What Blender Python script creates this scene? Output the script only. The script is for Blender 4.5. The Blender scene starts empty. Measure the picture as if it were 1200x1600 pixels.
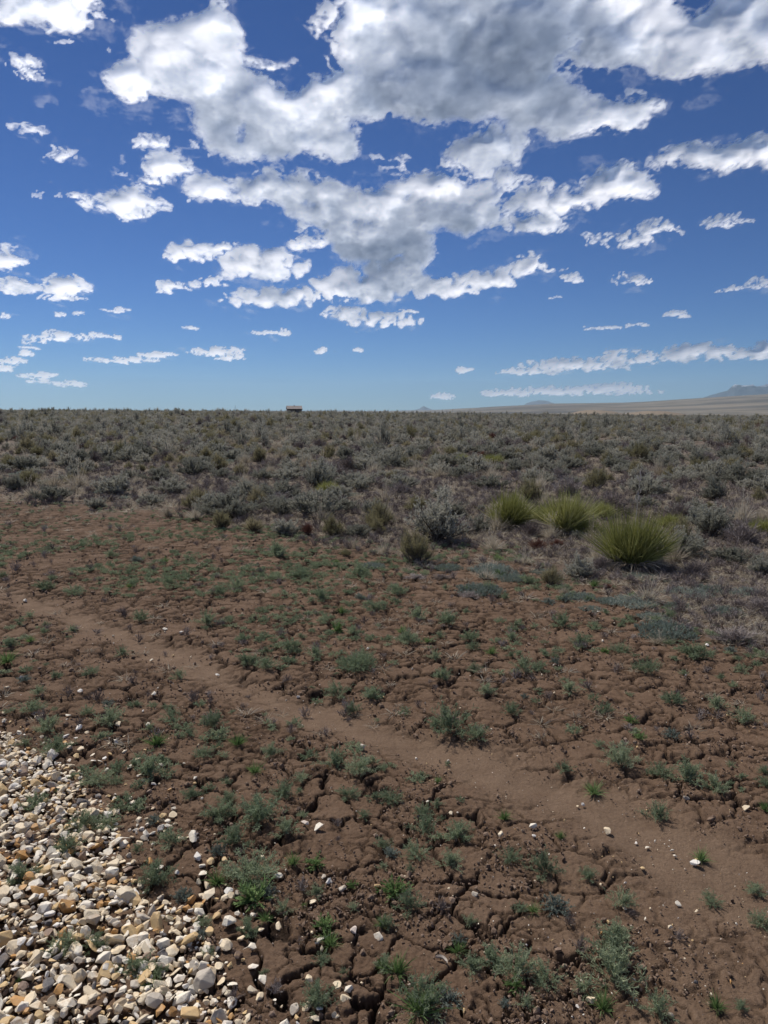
import bpy, math
import numpy as np
from mathutils import Vector

S = bpy.context.scene
COL = S.collection
rad = math.radians
RNG = np.random.default_rng(7)

# ------------------------------------------------------------------ camera
EYE = 1.6
PITCH = rad(7.9)
FPX = 1155.0                      # focal length in pixels of a 1200 x 1600 frame
cam = bpy.data.cameras.new('camera')
cam.sensor_fit = 'VERTICAL'
cam.sensor_height = 36.0
cam.lens = 36.0 * FPX / 1600.0
cam.clip_start = 0.05
cam.clip_end = 90000.0
cam_o = bpy.data.objects.new('camera', cam)
cam_o.location = (0, 0, EYE)
cam_o.rotation_euler = (rad(90) - PITCH, 0, 0)
COL.objects.link(cam_o)
S.camera = cam_o

# ------------------------------------------------------------------ sky and sun
SUN_EL, SUN_AZ = rad(50), rad(-38)        # azimuth from +Y towards +X
world = bpy.data.worlds.new('World')
S.world = world
world.use_nodes = True
wn = world.node_tree
wn.nodes.clear()
sky = wn.nodes.new('ShaderNodeTexSky')
sky.sky_type = 'NISHITA'
sky.sun_disc = False
sky.sun_elevation = SUN_EL
sky.sun_rotation = SUN_AZ
sky.altitude = 1900
sky.air_density = 1.0
sky.dust_density = 0.0
sky.ozone_density = 4.0
tint = wn.nodes.new('ShaderNodeVectorMath')
tint.operation = 'MULTIPLY'
tint.inputs[1].default_value = (.50, .74, 1.08)
bg = wn.nodes.new('ShaderNodeBackground')
bg.inputs['Strength'].default_value = 0.0350
wo = wn.nodes.new('ShaderNodeOutputWorld')
gam = wn.nodes.new('ShaderNodeGamma')
gam.inputs['Gamma'].default_value = 1.2
wn.links.new(sky.outputs[0], gam.inputs['Color'])
wn.links.new(gam.outputs[0], tint.inputs[0])
wn.links.new(tint.outputs[0], bg.inputs['Color'])
wn.links.new(bg.outputs[0], wo.inputs['Surface'])

sl = bpy.data.lights.new('sun', 'SUN')
sl.energy = 3.9
sl.angle = rad(3.5)               # the sun stands behind thin cloud: soft-edged shadows
sl.color = (1.0, 0.93, 0.84)
sun = bpy.data.objects.new('sun', sl)
COL.objects.link(sun)
sdir = Vector((math.sin(SUN_AZ) * math.cos(SUN_EL), math.cos(SUN_AZ) * math.cos(SUN_EL), math.sin(SUN_EL)))
sun.rotation_euler = (-sdir).to_track_quat('-Z', 'Y').to_euler()
sun.location = (-5, 5, 30)

S.view_settings.view_transform = 'Standard'
S.view_settings.look = 'None'
S.view_settings.exposure = 0.2
S.view_settings.gamma = 1.0
S.cycles.max_bounces = 5
S.cycles.diffuse_bounces = 3
S.cycles.transparent_max_bounces = 16
S.cycles.volume_bounces = 1
S.cycles.use_denoising = True

# ------------------------------------------------------------------ numpy noise
def _hash(ix, iy, seed):
    h = (ix.astype(np.int64) * 374761393 + iy.astype(np.int64) * 668265263 + seed * 1442695041) & 0xFFFFFFFF
    h = ((h ^ (h >> 13)) * 1274126177) & 0xFFFFFFFF
    h = ((h ^ (h >> 15)) * 2246822519) & 0xFFFFFFFF
    h = h ^ (h >> 16)
    return (h & 0xFFFFFF) / float(0x1000000)

def vnoise(x, y, seed=0):
    x = np.asarray(x, float); y = np.asarray(y, float)
    ix = np.floor(x); iy = np.floor(y)
    fx = x - ix; fy = y - iy
    ux = fx * fx * fx * (fx * (fx * 6 - 15) + 10); uy = fy * fy * fy * (fy * (fy * 6 - 15) + 10)
    def g(a, b, dx, dy):
        t = _hash(a, b, seed) * 2 * math.pi
        return np.cos(t) * dx + np.sin(t) * dy
    a = g(ix, iy, fx, fy); b = g(ix + 1, iy, fx - 1, fy)
    c = g(ix, iy + 1, fx, fy - 1); d = g(ix + 1, iy + 1, fx - 1, fy - 1)
    return (a + (b - a) * ux + (c - a) * uy + (a - b - c + d) * ux * uy) * 1.5

def fbm(x, y, octs=4, seed=0, gain=0.5, lac=2.03):
    s = 0; a = 1.0
    for o in range(octs):
        s = s + a * vnoise(x * lac ** o + 17.3 * o, y * lac ** o - 9.1 * o, seed + o)
        a *= gain
    return s

def worley(x, y, seed):
    """distance to the cell edge and a random number per cell"""
    ix = np.floor(x); iy = np.floor(y)
    f1 = np.full(x.shape, 9.0); f2 = f1.copy(); cid = np.zeros(x.shape)
    for dx in (-1, 0, 1):
        for dy in (-1, 0, 1):
            cx = ix + dx; cy = iy + dy
            px = cx + 0.08 + 0.84 * _hash(cx, cy, seed); py = cy + 0.08 + 0.84 * _hash(cx, cy, seed + 5)
            d = np.hypot(px - x, py - y)
            m = d < f1
            f2 = np.where(m, f1, np.minimum(f2, d))
            cid = np.where(m, _hash(cx, cy, seed + 9), cid)
            f1 = np.where(m, d, f1)
    return (f2 - f1), cid

def sstep(a, b, x):
    t = np.clip((x - a) / (b - a), 0, 1)
    return t * t * (3 - 2 * t)

# ------------------------------------------------------------------ lie of the land
FAZ = [-3.2, -1.0, 0.0, 0.06, 0.12, 0.22, 0.334, 0.48, 0.9, 3.2]
FPR = [-25, -25, -25, -14, 12, 48, 66, 116, 150, -25]
def land(x, y):
    x = np.asarray(x, float); y = np.asarray(y, float)
    r = np.hypot(x, y); az = np.arctan2(x, y)
    H = 0.22 - 0.88 * np.tanh(az / 0.42) * np.cos(az / 2)
    h = H * sstep(14, 185, r)
    h = h + 0.12 * vnoise(x / 23, y / 23, 3) * sstep(10, 40, r) + 0.03 * vnoise(x / 3.1, y / 3.1, 4) * sstep(3, 9, r)
    h = h - 36 * sstep(205, 900, r)
    far = np.interp(az, FAZ, FPR)
    h = h + (far + 35) * sstep(2600, 6400, r)
    big = sstep(1000, 3000, r)
    h = h + big * 9 * fbm(x / 1500, y / 900, 3, 30)
    mx, my = 1350 * math.sin(0.275), 1350 * math.cos(0.275)
    h = np.where((r > 900) & (r < 2000), np.maximum(h, -36 + 36.5 * np.maximum(np.exp(-(((x - mx) / 75) ** 2 + ((y - my) / 150) ** 4)), .96 * np.exp(-(((x - mx - 95) / 80) ** 2 + ((y - my + 20) / 150) ** 4)))), h)
    return h

def at(px, py):
    """the point of the land seen at a pixel of the 1200 x 1600 photograph"""
    u = (px - 600) / FPX; v = (py - 800) / FPX
    d = (u, math.cos(PITCH) - v * math.sin(PITCH), -math.sin(PITCH) - v * math.cos(PITCH))
    t = 0.3; hit = None
    z = EYE
    while t < 230:
        t2 = t * 1.01 + 0.002
        x, y, z = d[0] * t2, d[1] * t2, EYE + d[2] * t2
        if z <= (0.0 if t2 < 3 else float(land(x, y))):
            return x, y, t2
        t = t2
    return d[0] * 185, d[1] * 185, 185.0

PATH = np.array([at(*p)[:2] for p in [(-350, 850), (-100, 893), (0, 925), (120, 968), (250, 1018), (360, 1068), (450, 1103), (560, 1135), (680, 1170), (780, 1205), (880, 1245), (1000, 1300), (1200, 1400), (1500, 1560)]])
GEDGE = np.array([at(*p)[:2] for p in [(-700, 1090), (-300, 1120), (0, 1165), (110, 1215), (190, 1290), (215, 1370), (300, 1440), (355, 1510), (400, 1600), (470, 1850)]])
def seg_dist(x, y, P):
    best = np.full(np.shape(x), 1e9); side = np.zeros(np.shape(x))
    for (ax, ay), (bx, by) in zip(P[:-1], P[1:]):
        dx, dy = bx - ax, by - ay
        t = np.clip(((x - ax) * dx + (y - ay) * dy) / (dx * dx + dy * dy), 0, 1)
        d = np.hypot(x - ax - t * dx, y - ay - t * dy)
        s = dx * (y - ay) - dy * (x - ax)
        side = np.where(d < best, s, side); best = np.minimum(best, d)
    return best, side
def path_mask(x, y):
    x = np.asarray(x, float); y = np.asarray(y, float)
    d, _ = seg_dist(x, y, PATH)
    d = d + 0.085 * fbm(x / 0.5, y / 0.5, 3, 51)
    m = 1 - sstep(0.03, 0.31, d - 0.05 * np.clip(x, -1, 2))
    bx, by, _t = at(1090, 1500)
    m = np.maximum(m, 0.50 * (1 - sstep(0.3, 0.85, np.hypot((x - bx) / 1.0, (y - by) / 1.3) + 0.15 * vnoise(x / .4, y / .4, 57))))
    return m
def gravel_in(x, y):
    """metres inside the gravel bed (negative outside)"""
    x = np.asarray(x, float); y = np.asarray(y, float)
    d, s = seg_dist(x, y, GEDGE)
    return np.where(s < 0, d, -d) + 0.13 * fbm(x / 0.35, y / 0.35, 3, 61)
EDGE_AZ, EDGE_R = [], []
for px, py in [(-500, 755), (0, 778), (150, 798), (300, 800), (350, 822), (450, 836), (560, 850), (640, 880), (720, 862), (800, 866), (860, 905), (1000, 930), (1100, 985), (1200, 1010), (1700, 1050)]:
    x, y, _t = at(px, py)
    EDGE_AZ.append(math.atan2(x, y)); EDGE_R.append(math.hypot(x, y))
def veg_in(x, y):
    """1 where the shrubs close up, 0 on the bare cracked soil"""
    r = np.hypot(x, y); e = np.interp(np.arctan2(x, y), EDGE_AZ, EDGE_R)
    return sstep(-0.12, 0.18, np.log(r / e) + 0.09 * vnoise(x / 0.9, y / 0.9, 71))

# ------------------------------------------------------------------ mesh and material helpers
def raw_mesh(name, V, loops, sizes, mats, midx=None, smooth=False, attrs=None):
    me = bpy.data.meshes.new(name)
    V = np.asarray(V, np.float32); loops = np.asarray(loops, np.int32); sizes = np.asarray(sizes, np.int32)
    me.vertices.add(len(V)); me.vertices.foreach_set('co', V.ravel())
    me.loops.add(len(loops)); me.loops.foreach_set('vertex_index', loops)
    me.polygons.add(len(sizes))
    st = np.zeros(len(sizes), np.int32); st[1:] = np.cumsum(sizes)[:-1]
    me.polygons.foreach_set('loop_start', st)
    try: me.polygons.foreach_set('loop_total', sizes)
    except Exception: pass
    for m in mats: me.materials.append(m)
    if midx is not None: me.polygons.foreach_set('material_index', np.asarray(midx, np.int32))
    me.polygons.foreach_set('use_smooth', np.full(len(sizes), bool(smooth)))
    for k, a in (attrs or {}).items():
        at_ = me.attributes.new(k, 'FLOAT', 'POINT'); at_.data.foreach_set('value', np.asarray(a, np.float32))
    me.update(calc_edges=True)
    return me

def link(name, data, parent=None, loc=None, rot=None, scale=None, label=None, cat=None, group=None, kind=None):
    o = bpy.data.objects.new(name, data); COL.objects.link(o)
    if parent is not None: o.parent = parent
    if loc is not None: o.location = loc
    if rot is not None: o.rotation_euler = rot
    if scale is not None: o.scale = (scale,) * 3 if np.isscalar(scale) else scale
    if label: o['label'] = label
    if cat: o['category'] = cat
    if group: o['group'] = group
    if kind: o['kind'] = kind
    return o

class NT:
    def __init__(s, name):
        s.m = bpy.data.materials.new(name); s.m.use_nodes = True
        s.t = s.m.node_tree; s.t.nodes.clear()
        s.out = s.t.nodes.new('ShaderNodeOutputMaterial')
    def n(s, t, **k):
        n = s.t.nodes.new(t)
        for a, b in k.items():
            if a.startswith('i_'):
                key = a[2:]; key = int(key) if key.isdigit() else key.replace('_', ' ')
                if isinstance(b, bpy.types.NodeSocket): s.t.links.new(b, n.inputs[key])
                else: n.inputs[key].default_value = b
            else: setattr(n, a, b)
        return n
    def l(s, a, b): s.t.links.new(a, b)
    def attr(s, name): return s.n('ShaderNodeAttribute', attribute_name=name).outputs['Fac']
    def math(s, op, a, b=0.0, c=None, clamp=False):
        k = dict(i_0=a, i_1=b)
        if c is not None: k['i_2'] = c
        n = s.n('ShaderNodeMath', operation=op, **k); n.use_clamp = clamp
        return n.outputs[0]
    def mixc(s, f, a, b, mode='MIX'):
        n = s.n('ShaderNodeMix', data_type='RGBA', blend_type=mode)
        for i, v in ((0, f), (6, a), (7, b)):
            if isinstance(v, bpy.types.NodeSocket): s.l(v, n.inputs[i])
            else: n.inputs[i].default_value = v if i == 0 else (*v, 1)
        return n.outputs[2]
    def ramp(s, f, stops, interp='LINEAR'):
        n = s.n('ShaderNodeValToRGB', i_0=f); cr = n.color_ramp; cr.interpolation = interp
        while len(cr.elements) < len(stops): cr.elements.new(0.5)
        for e, (p, c) in zip(cr.elements, stops): e.position = p; e.color = (*c, 1) if not np.isscalar(c) else (c, c, c, 1)
        return n.outputs[0]
    def noise(s, scale, detail=4, rough=0.6, co=None, w=None):
        k = dict(i_Scale=scale, i_Detail=detail, i_Roughness=rough)
        n = s.n('ShaderNodeTexNoise', **k)
        if co is not None: s.l(co, n.inputs['Vector'])
        return n.outputs['Fac']
    def surf(s, sh): s.l(sh, s.out.inputs['Surface']); return s.m

def leaf_mat(name, stops, trans=0.35, spread=0.5, rough=0.75):
    """stops: ramp over leaf tint (attribute) and plant to plant variation"""
    N = NT(name)
    oi = N.n('ShaderNodeObjectInfo').outputs['Random']
    f = N.math('ADD', N.math('MULTIPLY', N.attr('tint'), 1 - spread), N.math('MULTIPLY', oi, spread))
    c = N.ramp(f, stops)
    geo = N.n('ShaderNodeNewGeometry')
    d = N.n('ShaderNodeBsdfPrincipled', i_Base_Color=c, i_Roughness=rough)
    d.inputs['Specular IOR Level'].default_value = 0.25
    t = N.n('ShaderNodeBsdfTranslucent', i_Color=c)
    mx = N.n('ShaderNodeMixShader', i_0=trans, i_1=d.outputs[0], i_2=t.outputs[0])
    return N.surf(mx.outputs[0])

M = {}
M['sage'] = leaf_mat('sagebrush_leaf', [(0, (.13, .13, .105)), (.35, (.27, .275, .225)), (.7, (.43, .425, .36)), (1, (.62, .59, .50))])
M['sage_stem'] = leaf_mat('sagebrush_twig', [(0, (.07, .055, .045)), (1, (.20, .17, .145))], 0.0)
M['rabbit'] = leaf_mat('rabbitbrush_stem', [(0, (.17, .165, .085)), (.5, (.29, .27, .15)), (1, (.45, .39, .25))])
M['straw'] = leaf_mat('dry_grass_blade', [(0, (.27, .23, .17)), (.5, (.42, .37, .29)), (1, (.62, .57, .47))])
M['dead'] = leaf_mat('dead_twig', [(0, (.12, .095, .085)), (.6, (.24, .20, .185)), (1, (.45, .41, .39))], 0.0)
M['red'] = leaf_mat('red_stem', [(0, (.12, .055, .04)), (1, (.24, .12, .09))], 0.1)
M['mat'] = leaf_mat('fringed_sage_leaf', [(0, (.15, .19, .16)), (.5, (.25, .30, .26)), (1, (.40, .44, .39))])
M['weed'] = leaf_mat('weed_leaf', [(0, (.13, .165, .10)), (.5, (.24, .30, .185)), (.85, (.37, .42, .27)), (1, (.46, .46, .31))], .4)
M['weedg'] = leaf_mat('grassy_weed_leaf', [(0, (.075, .13, .045)), (.5, (.15, .24, .08)), (1, (.26, .36, .16))], .4)
M['silver'] = leaf_mat('silver_weed_leaf', [(0, (.14, .175, .15)), (1, (.30, .34, .29))], .3)
M['yucca'] = leaf_mat('yucca_leaf', [(0, (.15, .165, .05)), (.5, (.32, .33, .11)), (1, (.58, .55, .30))], .25, .2, .45)
M['skirt'] = leaf_mat('dead_yucca_leaf', [(0, (.17, .15, .13)), (1, (.42, .38, .32))], .1, .2)
M['stalk'] = leaf_mat('yucca_stalk', [(0, (.35, .31, .27)), (1, (.60, .55, .49))], 0.0, .2)

# ------------------------------------------------------------------ foliage builders (all numpy)
def unit(v): return v / np.maximum(np.linalg.norm(v, axis=-1, keepdims=True), 1e-9)
class Plant:
    """collects thin tapering blades; each blade 2 quads per segment pair"""
    def __init__(s): s.V = []; s.F = []; s.T = []; s.M = []; s.n = 0
    def blades(s, B, D, L, W, rng, droop=0.0, segs=2, tint=(0, 1), mat=0, face=None, taper=0.15, basew=1.0):
        n = len(B); B = np.asarray(B, float); D = unit(np.asarray(D, float))
        L = np.broadcast_to(L, n).astype(float); W = np.broadcast_to(W, n).astype(float)
        side = unit(np.cross(D, rng.normal(size=(n, 3)))) if face is None else unit(np.cross(D, face))
        ts = np.linspace(0, 1, segs + 1)
        rows = []
        dr = np.broadcast_to(droop, n).astype(float)
        for t in ts:
            c = B + D * (L * t)[:, None]
            c[:, 2] -= dr * L * t * t
            w = W * (basew + (1 - basew) * min(1, t * 3)) * (1 - (1 - taper) * max(0, (t - 0.35)) / 0.65)
            rows.append(c - side * (w / 2)[:, None]); rows.append(c + side * (w / 2)[:, None])
        V = np.stack(rows, 1).reshape(-1, 3)
        k = 2 * (segs + 1)
        base = (np.arange(n) * k)[:, None, None] + s.n
        q = np.array([[2 * i, 2 * i + 1, 2 * i + 3, 2 * i + 2] for i in range(segs)])[None]
        s.F.append((base + q).reshape(-1, 4))
        tt = rng.uniform(tint[0], tint[1], n)
        s.T.append(np.repeat(tt, k)); s.M.append(np.full(n * segs, mat))
        s.V.append(V); s.n += len(V)
    def mesh(s, name, mats):
        F = np.concatenate(s.F)
        return raw_mesh(name, np.concatenate(s.V), F.ravel(), np.full(len(F), 4), mats, np.concatenate(s.M), False, {'tint': np.concatenate(s.T)})

def tilt_dirs(n, rng, lo, hi, p=1.0):
    th = lo + (hi - lo) * rng.uniform(0, 1, n) ** p; ph = rng.uniform(0, 2 * math.pi, n)
    return np.stack([np.sin(th) * np.cos(ph), np.sin(th) * np.sin(ph), np.cos(th)], 1)

def bush(seed, w, h, nb, nt, nl, ll, lw, up=0.6, leafmats=None, twigfrac=1.0, open_=0.0):
    """returns (branches Plant, foliage Plant) of a woody shrub w wide, h high"""
    rng = np.random.default_rng(seed)
    br, fo = Plant(), Plant()
    D = tilt_dirs(nb, rng, 0.05, 1.35, 0.75)
    reach = rng.uniform(.72, 1.08, nb) * (0.85 + 0.3 * vnoise(D[:, 0] * 2 + seed, D[:, 1] * 2, seed))
    E = D * np.array([w / 2, w / 2, h]) * reach[:, None]
    E[:, 2] = np.maximum(E[:, 2], 0.12 * h)
    B = rng.normal(size=(nb, 3)) * [w * .06, w * .06, 0]
    Lb = np.linalg.norm(E - B, axis=1)
    br.blades(B, E - B, Lb, 0.012 * h / .5 + .003, rng, droop=-0.05, segs=2, tint=(0, .7), taper=.4)
    i = rng.integers(0, nb, nb * nt); t = rng.uniform(.35, 1.0, nb * nt) ** .8
    P = B[i] + (E - B)[i] * t[:, None]
    P[:, 2] += .05 * Lb[i] * t * t
    Dt = unit(unit(E - B)[i] * .5 + np.array([0, 0, up]) + rng.normal(size=(len(i), 3)) * .35)
    Lt = rng.uniform(.10, .22, len(i)) * h
    br.blades(P, Dt, Lt, .004, rng, segs=1, tint=(.2, 1), taper=.5)
    j = np.repeat(np.arange(len(i)), nl)
    s = rng.uniform(.15, 1.05, len(j))
    Q = P[j] + Dt[j] * (Lt[j] * s)[:, None]
    Dl = unit(Dt[j] * .9 + rng.normal(size=(len(j), 3)) * .55)
    tw = np.repeat(rng.uniform(0, 1, len(i)), nl)
    n = len(j)
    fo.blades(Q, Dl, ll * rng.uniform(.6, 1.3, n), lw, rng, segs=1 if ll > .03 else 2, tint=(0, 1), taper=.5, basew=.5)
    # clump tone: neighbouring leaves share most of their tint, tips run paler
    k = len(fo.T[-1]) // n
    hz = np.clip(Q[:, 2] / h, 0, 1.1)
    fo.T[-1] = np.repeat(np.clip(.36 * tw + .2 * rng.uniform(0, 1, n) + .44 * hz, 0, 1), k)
    return br, fo

def make_bush_mesh(name, seed, mats, **k):
    br, fo = bush(seed, **k)
    return br.mesh(name + '_branches', [mats[1]]), fo.mesh(name + '_foliage', [mats[0]])

def tuft(name, seed, n, h, w, bw, mats, lo=.02, hi=.8, droop=.2, segs=2, heads=0):
    rng = np.random.default_rng(seed); p = Plant()
    D = tilt_dirs(n, rng, lo, hi)
    B = D * [w * .25, w * .25, 0] + rng.normal(size=(n, 3)) * [w * .05, w * .05, 0]
    p.blades(B, D, h * rng.uniform(.45, 1.1, n), bw, rng, droop=droop * rng.uniform(.2, 1.5, n), segs=segs, tint=(0, 1), taper=.2)
    if heads:
        D2 = tilt_dirs(heads, rng, 0, .35); B2 = D2 * [w * .2, w * .2, 0]; L2 = h * rng.uniform(.9, 1.5, heads)
        p.blades(B2, D2, L2, bw * .6, rng, segs=2, tint=(.4, 1), taper=.6)
        e = B2 + D2 * L2[:, None]
        j = np.repeat(np.arange(heads), 5)
        p.blades(e[j] - D2[j] * rng.uniform(0, .25, len(j))[:, None] * h, D2[j] + rng.normal(size=(len(j), 3)) * .4, h * .08, bw * 1.5, rng, segs=1, tint=(.5, 1))
    return p.mesh(name, mats)

def twigs(name, seed, n, h, w, mats, bw=.005, sub=5):
    rng = np.random.default_rng(seed); p = Plant()
    D = tilt_dirs(n, rng, .1, 1.2); E = D * [w / 2, w / 2, h] * rng.uniform(.6, 1.1, (n, 1)); L = np.linalg.norm(E, axis=1)
    p.blades(rng.normal(size=(n, 3)) * [w * .05, w * .05, 0], E, L, bw, rng, segs=2, droop=.05, tint=(0, .7), taper=.5)
    for lv in range(2):
        i = rng.integers(0, n, n * sub); t = rng.uniform(.3, 1, len(i)); P = E[i] * t[:, None]
        p.blades(P, unit(E)[i] + rng.normal(size=(len(i), 3)) * .6 + [0, 0, .25], rng.uniform(.1, .35, len(i)) * h, bw * .55, rng, segs=1, tint=(.2, 1), taper=.6)
    return p.mesh(name, mats)

def ferny(name, seed, nst, h, w, mats, leaflets=14, ll=.012, lw=.0028, lo=.05, hi=1.25):
    """feathery weed: stems carrying leaflets cut fine on both sides"""
    rng = np.random.default_rng(seed); p = Plant()
    D = tilt_dirs(nst, rng, lo, hi, .8)
    L = h * rng.uniform(.6, 1.1, nst) * (1 - .25 * (1 - D[:, 2])) + (1 - D[:, 2]) * w * .25
    B = D * [w * .12, w * .12, 0]
    p.blades(B, D, L, .0022, rng, droop=.12, segs=2, tint=(.0, .6), taper=.6)
    j = np.repeat(np.arange(nst), leaflets); t = rng.uniform(.15, 1.02, len(j))
    P = B[j] + D[j] * (L[j] * t)[:, None]; P[:, 2] -= .12 * L[j] * t * t
    st = rng.uniform(0, 1, nst)[j]
    D1 = unit(D[j] * .8 + rng.normal(size=(len(j), 3)) * .75 + [0, 0, .15])
    l1 = ll * rng.uniform(.7, 1.6, len(j)) * (1.25 - .5 * t)
    p.blades(P, D1, l1, lw, rng, segs=1, tint=(0, 1), taper=.4, basew=.7)
    p.T[-1] = np.repeat(np.clip(.4 * st + .3 * rng.uniform(0, 1, len(j)) + .3 * t, 0, 1), 4)
    q = np.repeat(np.arange(len(j)), 3); s = rng.uniform(.3, 1, len(q))
    p.blades(P[q] + D1[q] * (l1[q] * s)[:, None], D1[q] * .6 + rng.normal(size=(len(q), 3)) * .8, l1[q] * .5, lw * .8, rng, segs=1, tint=(0, 1), taper=.4)
    p.T[-1] = np.repeat(np.clip(.4 * st[q] + .3 * rng.uniform(0, 1, len(q)) + .3 * t[q], 0, 1), 4)
    return p.mesh(name, mats)

def rosette(name, seed, n, r, lw, mats, lo=.3, hi=1.45, h=1.0):
    rng = np.random.default_rng(seed); p = Plant()
    D = tilt_dirs(n, rng, lo, hi); L = r * rng.uniform(.5, 1.1, n)
    p.blades(D * [r * .1, r * .1, 0], D, L, lw, rng, droop=.15, segs=2, tint=(.1, .9), taper=.3, basew=.4)
    j = np.repeat(np.arange(n), 8); t = rng.uniform(.3, 1, len(j)); P = D[j] * (L[j] * t)[:, None]; P[:, 2] -= .15 * L[j] * t * t
    p.blades(P, D[j] * .5 + rng.normal(size=(len(j), 3)) * [.6, .6, .35], L[j] * .22, lw * .7, rng, segs=1, tint=(.1, 1), taper=.4)
    return p.mesh(name, mats)

def mat_plant(name, seed, w, h, n, mats):
    """low cushion of short leafy shoots"""
    rng = np.random.default_rng(seed); p = Plant()
    a = rng.uniform(0, 2 * math.pi, n); rr = np.sqrt(rng.uniform(0, 1, n)) * w / 2 * (1 + .35 * vnoise(np.cos(a) * 1.7 + seed, np.sin(a) * 1.7, seed))
    B = np.stack([np.cos(a) * rr, np.sin(a) * rr, np.zeros(n)], 1)
    D = unit(tilt_dirs(n, rng, 0, .9) + B * 1.5 / w)
    L = h * rng.uniform(.5, 1.2, n) * (1 - .5 * (rr / (w / 2)) ** 2 + .1)
    p.blades(B, D, L, .004, rng, segs=1, tint=(0, .5), taper=.6)
    j = np.repeat(np.arange(n), 12); t = rng.uniform(.25, 1.05, len(j))
    p.blades(B[j] + D[j] * (L[j] * t)[:, None], D[j] * .6 + rng.normal(size=(len(j), 3)) * .7, rng.uniform(.010, .022, len(j)), .005, rng, segs=1, tint=(0, 1), taper=.5)
    p.T[-1] = np.repeat(np.clip(.5 * rng.uniform(0, 1, n)[j] + .5 * t * rng.uniform(.5, 1, len(j)), 0, 1), 4)
    return p.mesh(name, mats)

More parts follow.
